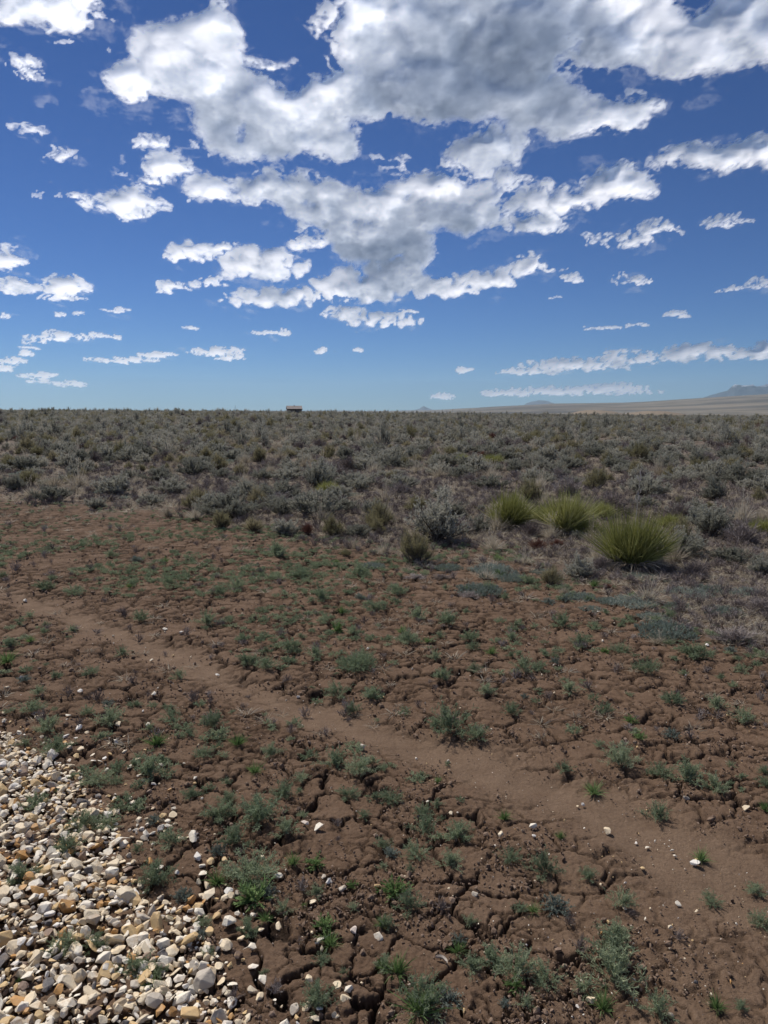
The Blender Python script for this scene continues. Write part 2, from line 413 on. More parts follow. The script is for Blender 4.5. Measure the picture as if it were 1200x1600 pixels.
# ------------------------------------------------------------------ setting: the ground sheet
def build_ground():
    fine = rad(40)
    wide = rad(68)
    az = np.concatenate([np.linspace(-fine, fine, 720), np.linspace(fine, wide, 170)[1:], np.linspace(wide, 2 * math.pi - wide, 80)[1:-1], np.linspace(2 * math.pi - wide, 2 * math.pi - fine, 170)[:-1]])
    rs = [0.05, .3, .6, .9]
    r = 1.2
    while r < 15: rs.append(r); r += max(.0040, r * .0024)
    while r < 230: rs.append(r); r *= 1.02
    while r < 15800: rs.append(r); r *= 1.035
    rs.append(15800.0)
    rs = np.array(rs)
    A, R = np.meshgrid(az, rs)
    X = (R * np.sin(A)).ravel(); Y = (R * np.cos(A)).ravel()
    Z = land(X, Y)
    nearm = np.hypot(X, Y) < 17
    x, y = X[nearm], Y[nearm]
    rr = np.hypot(x, y)
    pm = path_mask(x, y); gi = gravel_in(x, y); vg = veg_in(x, y)
    # cracked clay: two generations of cracks, plates that sit a little askew
    wx = x + .05 * fbm(x / .22, y / .22, 3, 81) + .016 * fbm(x / .05, y / .05, 3, 83)
    wy = y + .05 * fbm(x / .22 + 40, y / .22, 3, 82) + .016 * fbm(x / .05 + 9, y / .05, 3, 84)
    e1, c1 = worley(wx / .21, wy / .17, 11)
    e2, c2 = worley(wx / .085 + 3, wy / .072, 12)
    e1 *= .095; e2 *= .04
    amt = np.clip(1.0 + .7 * vnoise(x / .8, y / .8, 91), .5, 1.4) * (1 - .97 * pm) * (1 - .75 * vg)
    g1 = .25 + .75 * sstep(-.45, -.05, vnoise(x / .33, y / .33, 92)) ; g2 = sstep(-.30, .15, vnoise(x / .28, y / .28, 93))
    w1 = .0018 + .0038 * np.clip(vnoise(x / .15, y / .15, 94) + .3, 0, 1) + .0010 * rr
    w2 = .0017 + .0009 * rr
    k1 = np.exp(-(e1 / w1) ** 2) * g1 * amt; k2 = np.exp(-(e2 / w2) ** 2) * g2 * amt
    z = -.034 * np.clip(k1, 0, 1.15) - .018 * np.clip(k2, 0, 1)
    z += amt * (.002 * (1 - np.exp(-e1 / .008)) + .008 * (c1 - .5) * g1 + .006 * (c2 - .5) * g2)
    z += .009 * fbm(x / .35, y / .35, 2, 95) + (1 - .6 * pm) * .0030 * fbm(x / .06, y / .06, 4, 96, .6) + (.0012 + .0020 * (1 - pm)) * fbm(x / .016, y / .016, 3, 97, .65)
    # crumbly clods between the plates
    cr = sstep(.05, .45, vnoise(x / .3 + 5, y / .3, 98)) * (1 - pm)
    z += cr * .005 * np.abs(vnoise(x / .03, y / .03, 99))
    z -= .03 * pm
    z += .020 * sstep(0, .6, gi)
    z += vg * .02 * fbm(x / .5, y / .5, 3, 100)
    z *= 1 - sstep(12, 17, rr)
    Z[nearm] += z
    crack = np.zeros(len(X)); crack[nearm] = np.clip(k1 + .75 * k2, 0, 1)
    path = np.zeros(len(X)); path[nearm] = pm
    veg = np.ones(len(X)); veg[nearm] = vg
    tone = np.zeros(len(X)); tone[nearm] = (c1 - .5) * .8 + .5 * (c2 - .5)
    nr, na = len(rs), len(az)
    i = np.arange(nr - 1)[:, None] * na; j = np.arange(na)[None]; j2 = (j + 1) % na
    F = np.stack([i + j, i + na + j, i + na + j2, i + j2], -1).reshape(-1, 4)
    F = F[:, ::-1]
    N = NT('cracked_soil_and_plains')
    geo = N.n('ShaderNodeNewGeometry'); P = geo.outputs['Position']
    sep = N.n('ShaderNodeSeparateXYZ', i_0=P)
    dist = N.n('ShaderNodeVectorMath', operation='LENGTH', i_0=P).outputs['Value']
    big = N.noise(1.3, 3, .55, P); mid = N.noise(9, 5, .65, P); fin = N.noise(75, 6, .75, P); grit = N.noise(330, 2, .6, P)
    soil = N.ramp(N.math('ADD', N.math('MULTIPLY', big, .35), N.math('MULTIPLY', mid, .65)), [(.30, (.105, .065, .041)), (.5, (.150, .096, .062)), (.70, (.200, .134, .090))])
    soil = N.mixc(N.math('MULTIPLY_ADD', N.attr('tone'), .35, .12, True), soil, (.205, .138, .094))
    path_c = N.ramp(mid, [(.3, (.158, .105, .069)), (.7, (.225, .156, .106))])
    c = N.mixc(N.attr('path'), soil, path_c)
    c = N.mixc(N.ramp(fin, [(.40, .0), (.75, .6)]), c, (.095, .061, .043))
    c = N.mixc(N.ramp(grit, [(.66, 0.), (.71, .9)]), c, (.30, .25, .20))
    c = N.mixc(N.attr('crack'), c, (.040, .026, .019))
    litter = N.ramp(N.noise(22, 6, .8, P), [(.35, (.080, .064, .050)), (.55, (.14, .12, .10)), (.72, (.26, .24, .21))])
    c = N.mixc(N.math('MULTIPLY', N.attr('veg'), .8), c, litter)
    # rangeland far beyond the rise: bare and grassy bands, dark ones paint cloud shadow
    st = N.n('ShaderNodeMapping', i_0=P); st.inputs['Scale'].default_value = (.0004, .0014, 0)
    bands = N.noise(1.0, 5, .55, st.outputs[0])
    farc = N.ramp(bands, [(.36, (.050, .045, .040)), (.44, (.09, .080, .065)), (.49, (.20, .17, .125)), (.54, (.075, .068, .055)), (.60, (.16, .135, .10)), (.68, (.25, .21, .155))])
    green = N.math('MULTIPLY', N.ramp(dist, [(0, 0.), (1, 1.)]), 0)
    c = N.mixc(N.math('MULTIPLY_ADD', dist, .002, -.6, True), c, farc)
    gx = N.math('MULTIPLY', N.math('MULTIPLY_ADD', N.math('DIVIDE', sep.outputs[0], sep.outputs[1]), 25., -7.6, True),
                N.math('MULTIPLY', N.math('MULTIPLY_ADD', dist, .006, -9.0, True), N.math('MULTIPLY_ADD', dist, -.003, 9.6, True)))
    c = N.mixc(N.math('MULTIPLY', gx, .85), c, (.075, .125, .055))
    mound = N.n('ShaderNodeVectorMath', operation='DISTANCE', i_0=P); mound.inputs[1].default_value = (1350 * math.sin(.30), 1350 * math.cos(.30), 0)
    c = N.mixc(N.math('MULTIPLY_ADD', mound.outputs['Value'], -.006, 2.1, True), c, (.21, .17, .125))
    bs = N.n('ShaderNodeBsdfPrincipled', i_Base_Color=c, i_Roughness=.95); bs.inputs['Specular IOR Level'].default_value = .15
    bh = N.math('ADD', N.math('MULTIPLY', fin, .7), N.math('MULTIPLY', grit, .25))
    bmp = N.n('ShaderNodeBump', i_Strength=1.0, i_Distance=.012, i_Height=bh)
    N.l(bmp.outputs[0], bs.inputs['Normal'])
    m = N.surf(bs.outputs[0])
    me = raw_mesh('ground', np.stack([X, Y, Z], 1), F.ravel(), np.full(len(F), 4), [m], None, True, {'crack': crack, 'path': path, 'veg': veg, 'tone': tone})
    return link('ground', me, kind='structure')
ground = build_ground()

def gz(x, y):
    return float(land(x, y))
def dz(x, y):
    """height of the worked ground close to the camera, for setting things down"""
    x = np.asarray(x, float); y = np.asarray(y, float)
    z = land(x, y) + (.012 * fbm(x / .35, y / .35, 2, 95) - .03 * path_mask(x, y) + .020 * sstep(0, .6, gravel_in(x, y)) + .006) * (np.hypot(x, y) < 14)
    return z

# ------------------------------------------------------------------ setting: far mountains
def mountain(name, az0, az1, dist, prof, seed, snow):
    """a range with its own depth; prof: (azimuth, height) of its skyline"""
    n, m = 260, 60
    a = np.linspace(az0, az1, n); d = np.linspace(-1, 1, m)
    A, Dd = np.meshgrid(a, d)
    R = dist + Dd * 1100
    hh = np.interp(A, [p[0] for p in prof], [p[1] for p in prof]) * .90
    X = R * np.sin(A); Y = R * np.cos(A)
    rid = 1 - np.abs(fbm(X / 700, Y / 700, 5, seed)) * 1.1
    Z = hh * np.clip(1 - np.abs(Dd + .25 * vnoise(X / 900, Y / 900, seed + 3)) ** 1.3, 0, 1) * (.72 + .28 * rid) - 45 * np.abs(Dd)
    i = np.arange(m - 1)[:, None] * n; j = np.arange(n - 1)[None]
    F = np.stack([i + j, i + j + 1, i + n + j + 1, i + n + j], -1).reshape(-1, 4)
    N = NT(name + '_rock')
    P = N.n('ShaderNodeNewGeometry').outputs['Position']
    c = N.ramp(N.noise(.004, 5, .6, P), [(.3, (.035, .05, .065)), (.7, (.07, .085, .10))])
    if snow:
        z = N.n('ShaderNodeSeparateXYZ', i_0=P).outputs[2]
        f = N.math('ADD', N.math('MULTIPLY', z, 1 / 60.), N.math('MULTIPLY', N.noise(.006, 5, .7, P), 5.0))
        c = N.mixc(N.math('ADD', f, -snow / 60. - 2.5, None, True), c, (.85, .87, .9))
    bs = N.n('ShaderNodeBsdfPrincipled', i_Base_Color=c, i_Roughness=.95)
    me = raw_mesh(name, np.stack([X, Y, Z], -1).reshape(-1, 3), F.ravel(), np.full(len(F), 4), [N.surf(bs.outputs[0])], None, True)
    return link(name, me, kind='structure')
pa = lambda px: math.atan((px - 600) / FPX)
MD = 14000
hp = lambda y: (641.5 - y) / FPX * MD + 1.6
mountain('mountains', pa(1070), pa(1500), MD, [(pa(1070), -20), (pa(1090), hp(623)), (pa(1110), hp(617)), (pa(1130), hp(611)), (pa(1140), hp(602)), (pa(1152), hp(604)), (pa(1165), hp(603)), (pa(1185), hp(602)), (pa(1210), hp(600)), (pa(1300), hp(590)), (pa(1400), hp(600)), (pa(1500), -20)], 201, 375)
mountain('hills', pa(805), pa(875), MD, [(pa(805), -20), (pa(820), hp(630)), (pa(832), hp(626)), (pa(842), hp(624)), (pa(852), hp(625)), (pa(862), hp(630)), (pa(875), -20)], 202, 0)
mountain('hills', pa(640), pa(682), MD, [(pa(640), -40), (pa(655), hp(640)), (pa(661), hp(635)), (pa(668), hp(639)), (pa(682), -40)], 203, 0)

# ------------------------------------------------------------------ setting: clouds, a lit layer far out
CL = [(640,40,150,85),(800,50,230,110),(960,60,150,75),(1110,75,110,60),(1185,50,80,75),(560,20,70,60),
 (520,150,110,70),(660,140,120,80),(780,150,130,65),(880,190,80,45),(945,190,55,38),(1000,165,32,25),(420,175,110,80),(300,110,110,75),(225,130,60,42),(345,55,45,48),
 (480,225,95,42),(380,225,55,35),(770,232,60,32),(730,260,45,32),(690,290,55,35),
 (430,298,100,36),(500,320,62,45),(320,300,35,28),(600,325,80,45),(710,335,110,50),(560,370,120,42),(610,395,85,38),(870,315,75,32),(965,290,62,32),(830,350,60,22),(795,285,35,20),(610,255,30,22),
 (410,418,72,35),(300,398,48,20),(330,440,32,12),(270,450,32,12),(345,388,20,10),(440,467,110,22),(560,452,80,38),(625,440,60,30),(700,452,65,20),(765,440,50,20),(840,415,52,20),(590,502,78,14),(540,490,40,15),(900,435,18,7),
 (1110,255,95,32),(1190,240,65,36),(965,378,62,19),(1030,357,42,15),(1140,347,52,15),(990,438,34,8),(1140,452,26,6),(1190,447,26,12),(1060,492,24,4),(880,437,10,4),
 (900,572,95,13),(830,581,55,8),(985,560,60,16),(1100,555,85,18),(1190,550,60,18),(725,578,17,5),(900,612,150,10),(790,615,45,7),(960,607,60,9),(690,620,22,6),
 (60,10,105,42),(110,35,45,22),(25,100,40,14),(40,125,40,14),(50,208,32,18),(105,240,34,16),(235,220,26,14),(262,262,38,26),(245,285,30,14),(200,318,78,24),(215,338,35,14),(115,308,28,9),(15,405,30,22),(25,450,42,18),(100,448,50,18),(100,465,40,8),
 (90,528,65,11),(165,525,26,6),(20,565,26,6),(40,553,12,5),(8,577,16,5),(60,587,36,4),(110,600,32,6),(190,563,62,6),(335,550,52,8),(360,559,28,6),(425,521,35,5),(180,487,26,4),(300,515,14,3),(5,495,8,4),(90,490,10,4),(120,491,12,4),
 (160,35,14,12),(180,45,10,8),(100,65,14,6),(45,542,14,3),(250,556,36,4),(500,548,12,3),(558,546,8,3),(240,552,12,3),(60,596,18,2.5),(870,463,10,3),(940,512,30,3),(995,508,20,3),(640,488,20,5),(255,130,14,8),(160,75,10,6),(65,310,10,6),(185,268,12,8),(300,232,14,8),(-120,120,80,40),(-200,420,90,25),(-90,540,70,10),(-300,250,120,50),(-250,580,90,8),(1330,120,90,60),(1350,350,110,30),(1420,520,120,20),(1600,240,140,60),(1380,600,150,12),
 (300,-120,160,80),(700,-110,260,100),(1150,-140,200,80),(0,-200,150,60),(700,-330,300,90),(-500,300,130,70),(1750,480,120,25)]
HOLES = [(1108,18,34,24),(960,128,34,14),(655,205,40,22),(960,215,30,10),(350,185,12,20),(460,90,28,26),(690,255,16,14),(640,270,14,14),(800,318,20,9),(470,255,18,8),(560, 268, 50, 10), (590, 228, 42, 24), (440, 372, 55, 9), (745, 402, 55, 9), (880, 402, 45, 9), (455, 435, 20, 8), (540, 475, 20, 6), (690, 425, 22, 6), (520, 70, 16, 40), (1010, 225, 60, 16)]
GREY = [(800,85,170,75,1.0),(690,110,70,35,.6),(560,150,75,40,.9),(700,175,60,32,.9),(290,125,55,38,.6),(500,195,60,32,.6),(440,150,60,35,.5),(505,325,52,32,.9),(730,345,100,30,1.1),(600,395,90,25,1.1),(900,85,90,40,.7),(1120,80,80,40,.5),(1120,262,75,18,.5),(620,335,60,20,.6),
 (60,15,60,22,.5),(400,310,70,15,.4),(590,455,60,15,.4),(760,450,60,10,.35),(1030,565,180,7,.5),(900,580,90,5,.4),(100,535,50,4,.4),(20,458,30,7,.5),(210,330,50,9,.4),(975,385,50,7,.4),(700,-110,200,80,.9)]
def blur(a, n, times=2):
    for _ in range(times):
        for ax in (0, 1):
            w = [(n, n), (0, 0)] if ax == 0 else [(0, 0), (n, n)]
            c = np.cumsum(np.pad(a, w, 'edge'), ax); z = np.zeros_like(np.take(c, [0], ax))
            c = np.concatenate([z, c], ax)
            k = 2 * n + 1; m = a.shape[ax]
            a = (np.take(c, range(k, k + m), ax) - np.take(c, range(0, m), ax)) / k
    return a
def build_clouds():
    RD = 30000.0
    na, ne = 1050, 640
    az = np.linspace(rad(-48), rad(48), na); el = np.linspace(rad(.2), rad(44), ne)
    A, E = np.meshgrid(az, el)
    dx, dy, dz_ = np.sin(A) * np.cos(E), np.cos(A) * np.cos(E), np.sin(E)
    zc = dy * math.cos(PITCH) - dz_ * math.sin(PITCH)
    yc = dy * math.sin(PITCH) + dz_ * math.cos(PITCH)
    px = 600 + FPX * dx / zc; py = 800 - FPX * yc / zc
    e = np.clip(645 - py, 4, None)
    sc = (e + 60)
    X = (px - 600) / sc * 2.2; Y = np.log(sc) * 2.2 * 1.2
    wpx = px + sc * (.115 * fbm(X * 1.6, Y * 1.6, 3, 301, .55) + .030 * fbm(X * 9, Y * 9, 3, 303, .6))
    wpy = py + sc * (.085 * fbm(X * 1.6 + 50, Y * 1.6, 3, 302, .55) + .024 * fbm(X * 9 + 20, Y * 9, 3, 304, .6)) * np.clip(e / 160, .3, 1)
    def blobs(L, px, py, pad=1.1):
        C = np.zeros(px.shape)
        for b in L:
            q = ((px - b[0]) / (b[2] * pad)) ** 2 + ((py - b[1]) / (b[3] * pad)) ** 2
            v = np.clip(1 - q, 0, 1) * (b[4] if len(b) > 4 else 1)
            C = 1 - (1 - C) * (1 - .93 * v)
        return C
    C = blobs(CL, wpx, wpy) * (1 - .9 * blobs(HOLES, wpx, wpy, 1.2))
    # cauliflower heads: many small domes heaped inside each cloud's outline
    n1 = fbm(X * 7, Y * 7, 5, 320, .6); n2 = fbm(X * 20 + 9, Y * 20, 3, 325, .6)
    fuzz = .20 * n1 + .17 * n2
    A0 = np.zeros(px.shape); H0 = np.zeros(px.shape)
    rg = np.random.default_rng(88)
    wX = px + sc * .035 * fbm(X * 3, Y * 3, 3, 306, .5); wY = py + sc * .028 * fbm(X * 3 + 30, Y * 3, 3, 307, .5)
    daz = az[1] - az[0]; del_ = el[1] - el[0]
    for (bx, by, rx, ry) in CL:
        rx *= .93; ry *= .93
        n = int(13 * rx / ry + .9 * ry) + 6
        for k in range(n):
            t = rg.uniform(0, 2 * math.pi); q = math.sqrt(rg.uniform(0, 1))
            vx, vy = q * math.cos(t), q * math.sin(t)
            if vy > .45: vy = rg.uniform(-.3, .5)
            rr_ = ry * (.16 + .50 * rg.uniform() ** 1.6) * (1.12 - .5 * q) * (.75 if vy > .25 else 1.0)
            cx, cy = bx + rx * vx, by + ry * vy
            rr_ = max(rr_, 2.2)
            u_, v_ = (cx - 600) / FPX, (cy - 800) / FPX
            d_ = (u_, math.cos(PITCH) - v_ * math.sin(PITCH), -math.sin(PITCH) - v_ * math.cos(PITCH))
            ca = math.atan2(d_[0], d_[1]); ce = math.atan2(d_[2], math.hypot(d_[0], d_[1]))
            w_ = rr_ * 1.9 / FPX
            i0, i1 = int((ce - w_ - el[0]) / del_), int((ce + w_ - el[0]) / del_) + 2
            j0, j1 = int((ca - w_ - az[0]) / daz), int((ca + w_ - az[0]) / daz) + 2
            i0, j0 = max(i0, 0), max(j0, 0); i1, j1 = min(i1, ne), min(j1, na)
            if i1 <= i0 or j1 <= j0: continue
            sl_ = (slice(i0, i1), slice(j0, j1))
            dd = np.hypot((wX[sl_] - cx) / 1.15, wY[sl_] - cy) / rr_ + fuzz[sl_] * (1.0 if rr_ > 14 else .8)
            a_ = 1 - sstep(.42, 1.18, dd)
            A0[sl_] = 1 - (1 - A0[sl_]) * (1 - .92 * a_)
            H0[sl_] = np.maximum(H0[sl_], (rr_ / sc[sl_]) * np.sqrt(np.clip(1.15 - dd * dd, 0, 2)) + .10 * a_ * (1 - q))
    hole = blobs(HOLES, wpx, wpy, 1.4)
    A0 *= 1 - .97 * sstep(.05, .7, hole)
    alpha = sstep(.03, .97, A0) ** 1.1
    wgt = np.clip(sc / 420, 0, 1)
    ed = blur(alpha, 7) * wgt + (1 - wgt) * (blur(alpha, 1, 1) * .6 + .4 * alpha)
    alpha = sstep(.10, .97, .38 * alpha + .62 * ed + (.34 * n2 + .20 * n1) * np.clip(1 - np.abs(2 * ed - 1), 0, 1))
    H0 = H0 * alpha
    # cloud shade baked from a march towards the sun, stored with the thickness
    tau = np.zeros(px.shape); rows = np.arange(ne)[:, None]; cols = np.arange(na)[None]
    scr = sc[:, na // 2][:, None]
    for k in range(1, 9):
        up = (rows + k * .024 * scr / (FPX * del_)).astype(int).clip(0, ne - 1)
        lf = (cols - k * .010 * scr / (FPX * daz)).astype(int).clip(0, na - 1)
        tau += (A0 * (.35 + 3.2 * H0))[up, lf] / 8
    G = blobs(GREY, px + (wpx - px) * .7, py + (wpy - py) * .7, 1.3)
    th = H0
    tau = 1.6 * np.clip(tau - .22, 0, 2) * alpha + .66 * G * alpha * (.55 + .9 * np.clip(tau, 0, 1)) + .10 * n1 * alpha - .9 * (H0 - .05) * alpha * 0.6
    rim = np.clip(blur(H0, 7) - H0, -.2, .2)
    tau = np.clip(.6 * tau + .4 * blur(tau, 4) + 3.4 * rim * alpha + .14 * n1 * alpha + .14, 0.0, 2.4)  # creases between heads darkened, crowns lightened in the baked shade
    wis = sstep(.10, .9, fbm(X * 2.5, Y * 4, 5, 350, .65) + .6 * C) * .13 * np.clip(C * 3, 0, 1)
    alpha = np.maximum(alpha, wis * (1 - .8 * hole))
    RR = RD - 30000 * sc / FPX * (.28 * blur(H0, 4) + .05 * blur(H0, 1))
    V = np.stack([RR * dx, RR * dy, RR * dz_], -1).reshape(-1, 3)
    keep = alpha > .004
    i = np.arange(ne - 1)[:, None]; j = np.arange(na - 1)[None]
    kq = (keep[:-1, :-1] | keep[1:, :-1] | keep[:-1, 1:] | keep[1:, 1:])
    q = (i * na + j)
    F = np.stack([q, q + 1, q + na + 1, q + na], -1)[kq]
    used = np.unique(F); remap = np.zeros(len(V), np.int64); remap[used] = np.arange(len(used))
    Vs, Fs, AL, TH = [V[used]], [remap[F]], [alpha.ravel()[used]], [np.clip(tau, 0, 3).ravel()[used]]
    # unseen clouds added round the frame to whiten ambient light, leaving the sun clear
    az2 = np.linspace(rad(48), rad(312), 240); el2 = np.linspace(rad(3), rad(88), 90)
    for a_, e_ in ((az2, el2), (np.linspace(rad(-48), rad(48), 100), np.linspace(rad(44), rad(88), 50))):
        A2, E2 = np.meshgrid(a_, e_)
        d = np.stack([np.sin(A2) * np.cos(E2), np.cos(A2) * np.cos(E2), np.sin(E2)], -1)
        gx, gy = d[..., 0] / (d[..., 2] + .12), d[..., 1] / (d[..., 2] + .12)
        D2 = fbm(gx * 1.3, gy * 1.3, 6, 380, .55)
        gap = sstep(.30, .42, np.arccos(np.clip(d @ np.array(sdir[:]), -1, 1)))
        al2 = sstep(-.05, .35, D2) * gap
        V2 = (d * RD).reshape(-1, 3); b_ = sum(len(q_) for q_ in Vs); m2, n2 = A2.shape
        q2 = np.arange(m2 - 1)[:, None] * n2 + np.arange(n2 - 1)[None] + b_
        F2 = np.stack([q2, q2 + 1, q2 + n2 + 1, q2 + n2], -1)
        k2 = al2 > .01; k2 = k2[:-1, :-1] | k2[1:, :-1] | k2[:-1, 1:] | k2[1:, 1:]
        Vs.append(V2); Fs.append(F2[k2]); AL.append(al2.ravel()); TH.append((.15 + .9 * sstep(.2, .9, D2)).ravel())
    N = NT('cloud_vapour')
    P = N.n('ShaderNodeNewGeometry').outputs['Position']
    fn = N.noise(.0026, 5, .65, P)
    tau_s = N.math('ADD', N.attr('thick_shade'), N.math('MULTIPLY', N.math('SUBTRACT', fn, .5), .28))
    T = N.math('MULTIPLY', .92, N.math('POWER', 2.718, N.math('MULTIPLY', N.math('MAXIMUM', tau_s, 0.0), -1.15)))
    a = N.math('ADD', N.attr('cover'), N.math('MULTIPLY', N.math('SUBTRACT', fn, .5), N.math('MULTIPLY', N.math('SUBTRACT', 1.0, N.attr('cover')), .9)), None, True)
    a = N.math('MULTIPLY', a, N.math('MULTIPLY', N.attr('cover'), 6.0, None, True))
    tc = N.n('ShaderNodeCombineColor', i_0=N.math('POWER', T, 1.05), i_1=N.math('POWER', T, .94), i_2=N.math('POWER', T, .80))  # baked grey tinted blue to imitate shaded vapour
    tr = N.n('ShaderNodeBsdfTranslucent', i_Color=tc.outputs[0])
    df = N.n('ShaderNodeBsdfDiffuse', i_Color=(.40, .45, .54, 1))
    ad = N.n('ShaderNodeAddShader', i_0=tr.outputs[0], i_1=df.outputs[0])
    tp = N.n('ShaderNodeBsdfTransparent')
    mx = N.n('ShaderNodeMixShader', i_0=a, i_1=tp.outputs[0], i_2=ad.outputs[0])
    m = N.surf(mx.outputs[0])
    Fa = np.concatenate(Fs)
    me = raw_mesh('clouds', np.concatenate(Vs), Fa.ravel(), np.full(len(Fa), 4), [m], None, True, {'cover': np.concatenate(AL), 'thick_shade': np.concatenate(TH)})
    o = link('clouds', me, kind='stuff')
    return o
build_clouds()

# ------------------------------------------------------------------ haze
def build_haze():
    N = NT('haze_air')
    v = N.n('ShaderNodeVolumePrincipled', i_Density=HAZE)
    v.inputs['Color'].default_value = (.56, .78, 1.0, 1)
    v.inputs['Anisotropy'].default_value = .2
    N.l(v.outputs[0], N.out.inputs['Volume'])
    h, b, t = 16500., -70., 560.
    V = [(x, y, z) for z in (b, t) for x, y in ((-h, -h), (h, -h), (h, h), (-h, h))]
    F = [(0, 3, 2, 1), (4, 5, 6, 7), (0, 1, 5, 4), (1, 2, 6, 5), (2, 3, 7, 6), (3, 0, 4, 7)]
    me = bpy.data.meshes.new('haze'); me.from_pydata(V, [], F); me.materials.append(N.m)
    link('haze', me, kind='stuff')
HAZE = 4.4e-5
build_haze()

# ------------------------------------------------------------------ stones
def ico(sub):
    import bmesh
    bm = bmesh.new(); bmesh.ops.create_icosphere(bm, subdivisions=sub, radius=1)
    V = np.array([v.co[:] for v in bm.verts]); F = np.array([[v.index for v in f.verts] for f in bm.faces]); bm.free()
    return unit(V), F
ICO2, ICO3, ICO1 = ico(2), ico(3), ico(1)
def hull_stone(seed, flat=.55, pts=15):
    import bmesh
    rng = np.random.default_rng(seed)
    U = unit(rng.normal(size=(pts, 3))) * rng.uniform(.85, 1.05, (pts, 1)) * [1, rng.uniform(.6, .95), rng.uniform(flat * .6, flat * 1.3)]
    bm = bmesh.new()
    for u in U: bm.verts.new(u)
    r_ = bmesh.ops.convex_hull(bm, input=bm.verts[:])
    bmesh.ops.delete(bm, geom=[v for v in bm.verts if not v.link_faces], context='VERTS')
    bmesh.ops.dissolve_limit(bm, angle_limit=.30, verts=bm.verts[:], edges=bm.edges[:])
    bmesh.ops.bevel(bm, geom=bm.edges[:], offset=.07, segments=2, profile=.6, affect='EDGES')
    bmesh.ops.triangulate(bm, faces=bm.faces[:])
    bm.verts.index_update()
    V = np.array([v.co[:] for v in bm.verts]); F = np.array([[v.index for v in f.verts] for f in bm.faces]); bm.free()
    V += .03 * vnoise(V[:, 0:1] * 4 + seed, V[:, 1:2] * 4 + V[:, 2:3] * 3, seed)
    return V, F
def stone_shape(rng, base, flat=.55):
    U, F = base
    n = rng.integers(9, 16)
    nrm = unit(rng.normal(size=(n, 3))); off = rng.uniform(.55, 1.0, n)
    dt = U @ nrm.T
    r = np.min(np.where(dt > .05, off / np.maximum(dt, .05), 9), 1)
    r = np.minimum(r, 1.25)
    V = U * r[:, None] * [1, rng.uniform(.6, .95), rng.uniform(flat * .6, flat * 1.25)]
    V += .02 * rng.normal(size=V.shape)
    return V / max(.6, np.abs(V).max())
def rotm(rng, tilt):
    a = rng.uniform(0, 2 * math.pi); b = rng.normal() * tilt; c = rng.normal() * tilt
    ca, sa, cb, sb, cc, s2 = math.cos(a), math.sin(a), math.cos(b), math.sin(b), math.cos(c), math.sin(c)
    Z = np.array([[ca, -sa, 0], [sa, ca, 0], [0, 0, 1]]); X = np.array([[1, 0, 0], [0, cb, -sb], [0, sb, cb]]); Y = np.array([[cc, 0, s2], [0, 1, 0], [-s2, 0, cc]])
    return X @ Y @ Z
def stone_mat():
    N = NT('chert_stone')
    P = N.n('ShaderNodeNewGeometry').outputs['Position']
    base = N.ramp(N.attr('kind_mix'), [(0, (.80, .74, .62)), (.22, (.72, .60, .42)), (.42, (.76, .70, .60)), (.50, (.58, .41, .20)), (.62, (.67, .58, .43)), (.72, (.46, .41, .34)), (.80, (.50, .27, .09)), (.86, (.72, .69, .64)), (.925, (.22, .15, .11)), (.96, (.10, .095, .10)), (1, (.64, .55, .48))], 'CONSTANT')
    st = N.ramp(N.noise(30, 5, .65, P), [(.50, 0.), (.66, .75)])
    c = N.mixc(N.math('MULTIPLY', st, N.attr('stain')), base, (.50, .30, .12))
    c = N.mixc(N.ramp(N.noise(120, 4, .7, P), [(.45, 0.), (.75, .35)]), c, (.40, .33, .26))
    c = N.mixc(N.math('MULTIPLY', N.ramp(N.noise(14, 3, .6, P), [(.55, 0.), (.7, .8)]), N.math('SUBTRACT', N.attr('stain'), .7, None, True)), c, (.12, .08, .06))
    bs = N.n('ShaderNodeBsdfPrincipled', i_Base_Color=c, i_Roughness=.6); bs.inputs['Specular IOR Level'].default_value = .35
    bmp = N.n('ShaderNodeBump', i_Strength=.5, i_Distance=.004, i_Height=N.noise(90, 5, .7, P)); N.l(bmp.outputs[0], bs.inputs['Normal'])
    return N.surf(bs.outputs[0])
M['stone'] = stone_mat()
SH3 = [hull_stone(900 + i, (.32, .45, .6)[i % 3], 12 + i % 6) for i in range(36)]
SH2 = SH3
SH1 = [(stone_shape(np.random.default_rng(980 + i), ICO1, .6), ICO1[1]) for i in range(20)]
def stones_mesh(name, items, mats, shapes, base):
    """items: x, y, z, size, tilt, kind, stain"""
    rng = np.random.default_rng(5); V, F, K, T = [], [], [], []; n = 0
    for x, y, z, s, tl, k, stn in items:
        sv, sf = shapes[rng.integers(len(shapes))]
        v = (sv * s) @ rotm(rng, tl).T + [x, y, z]
        V.append(v); F.append(sf + n); n += len(v)
        K.append(np.full(len(v), k)); T.append(np.full(len(v), stn))
    F = np.concatenate(F)
    return raw_mesh(name, np.concatenate(V), F.ravel(), np.full(len(F), 3), mats, None, False, {'kind_mix': np.concatenate(K), 'stain': np.concatenate(T)})

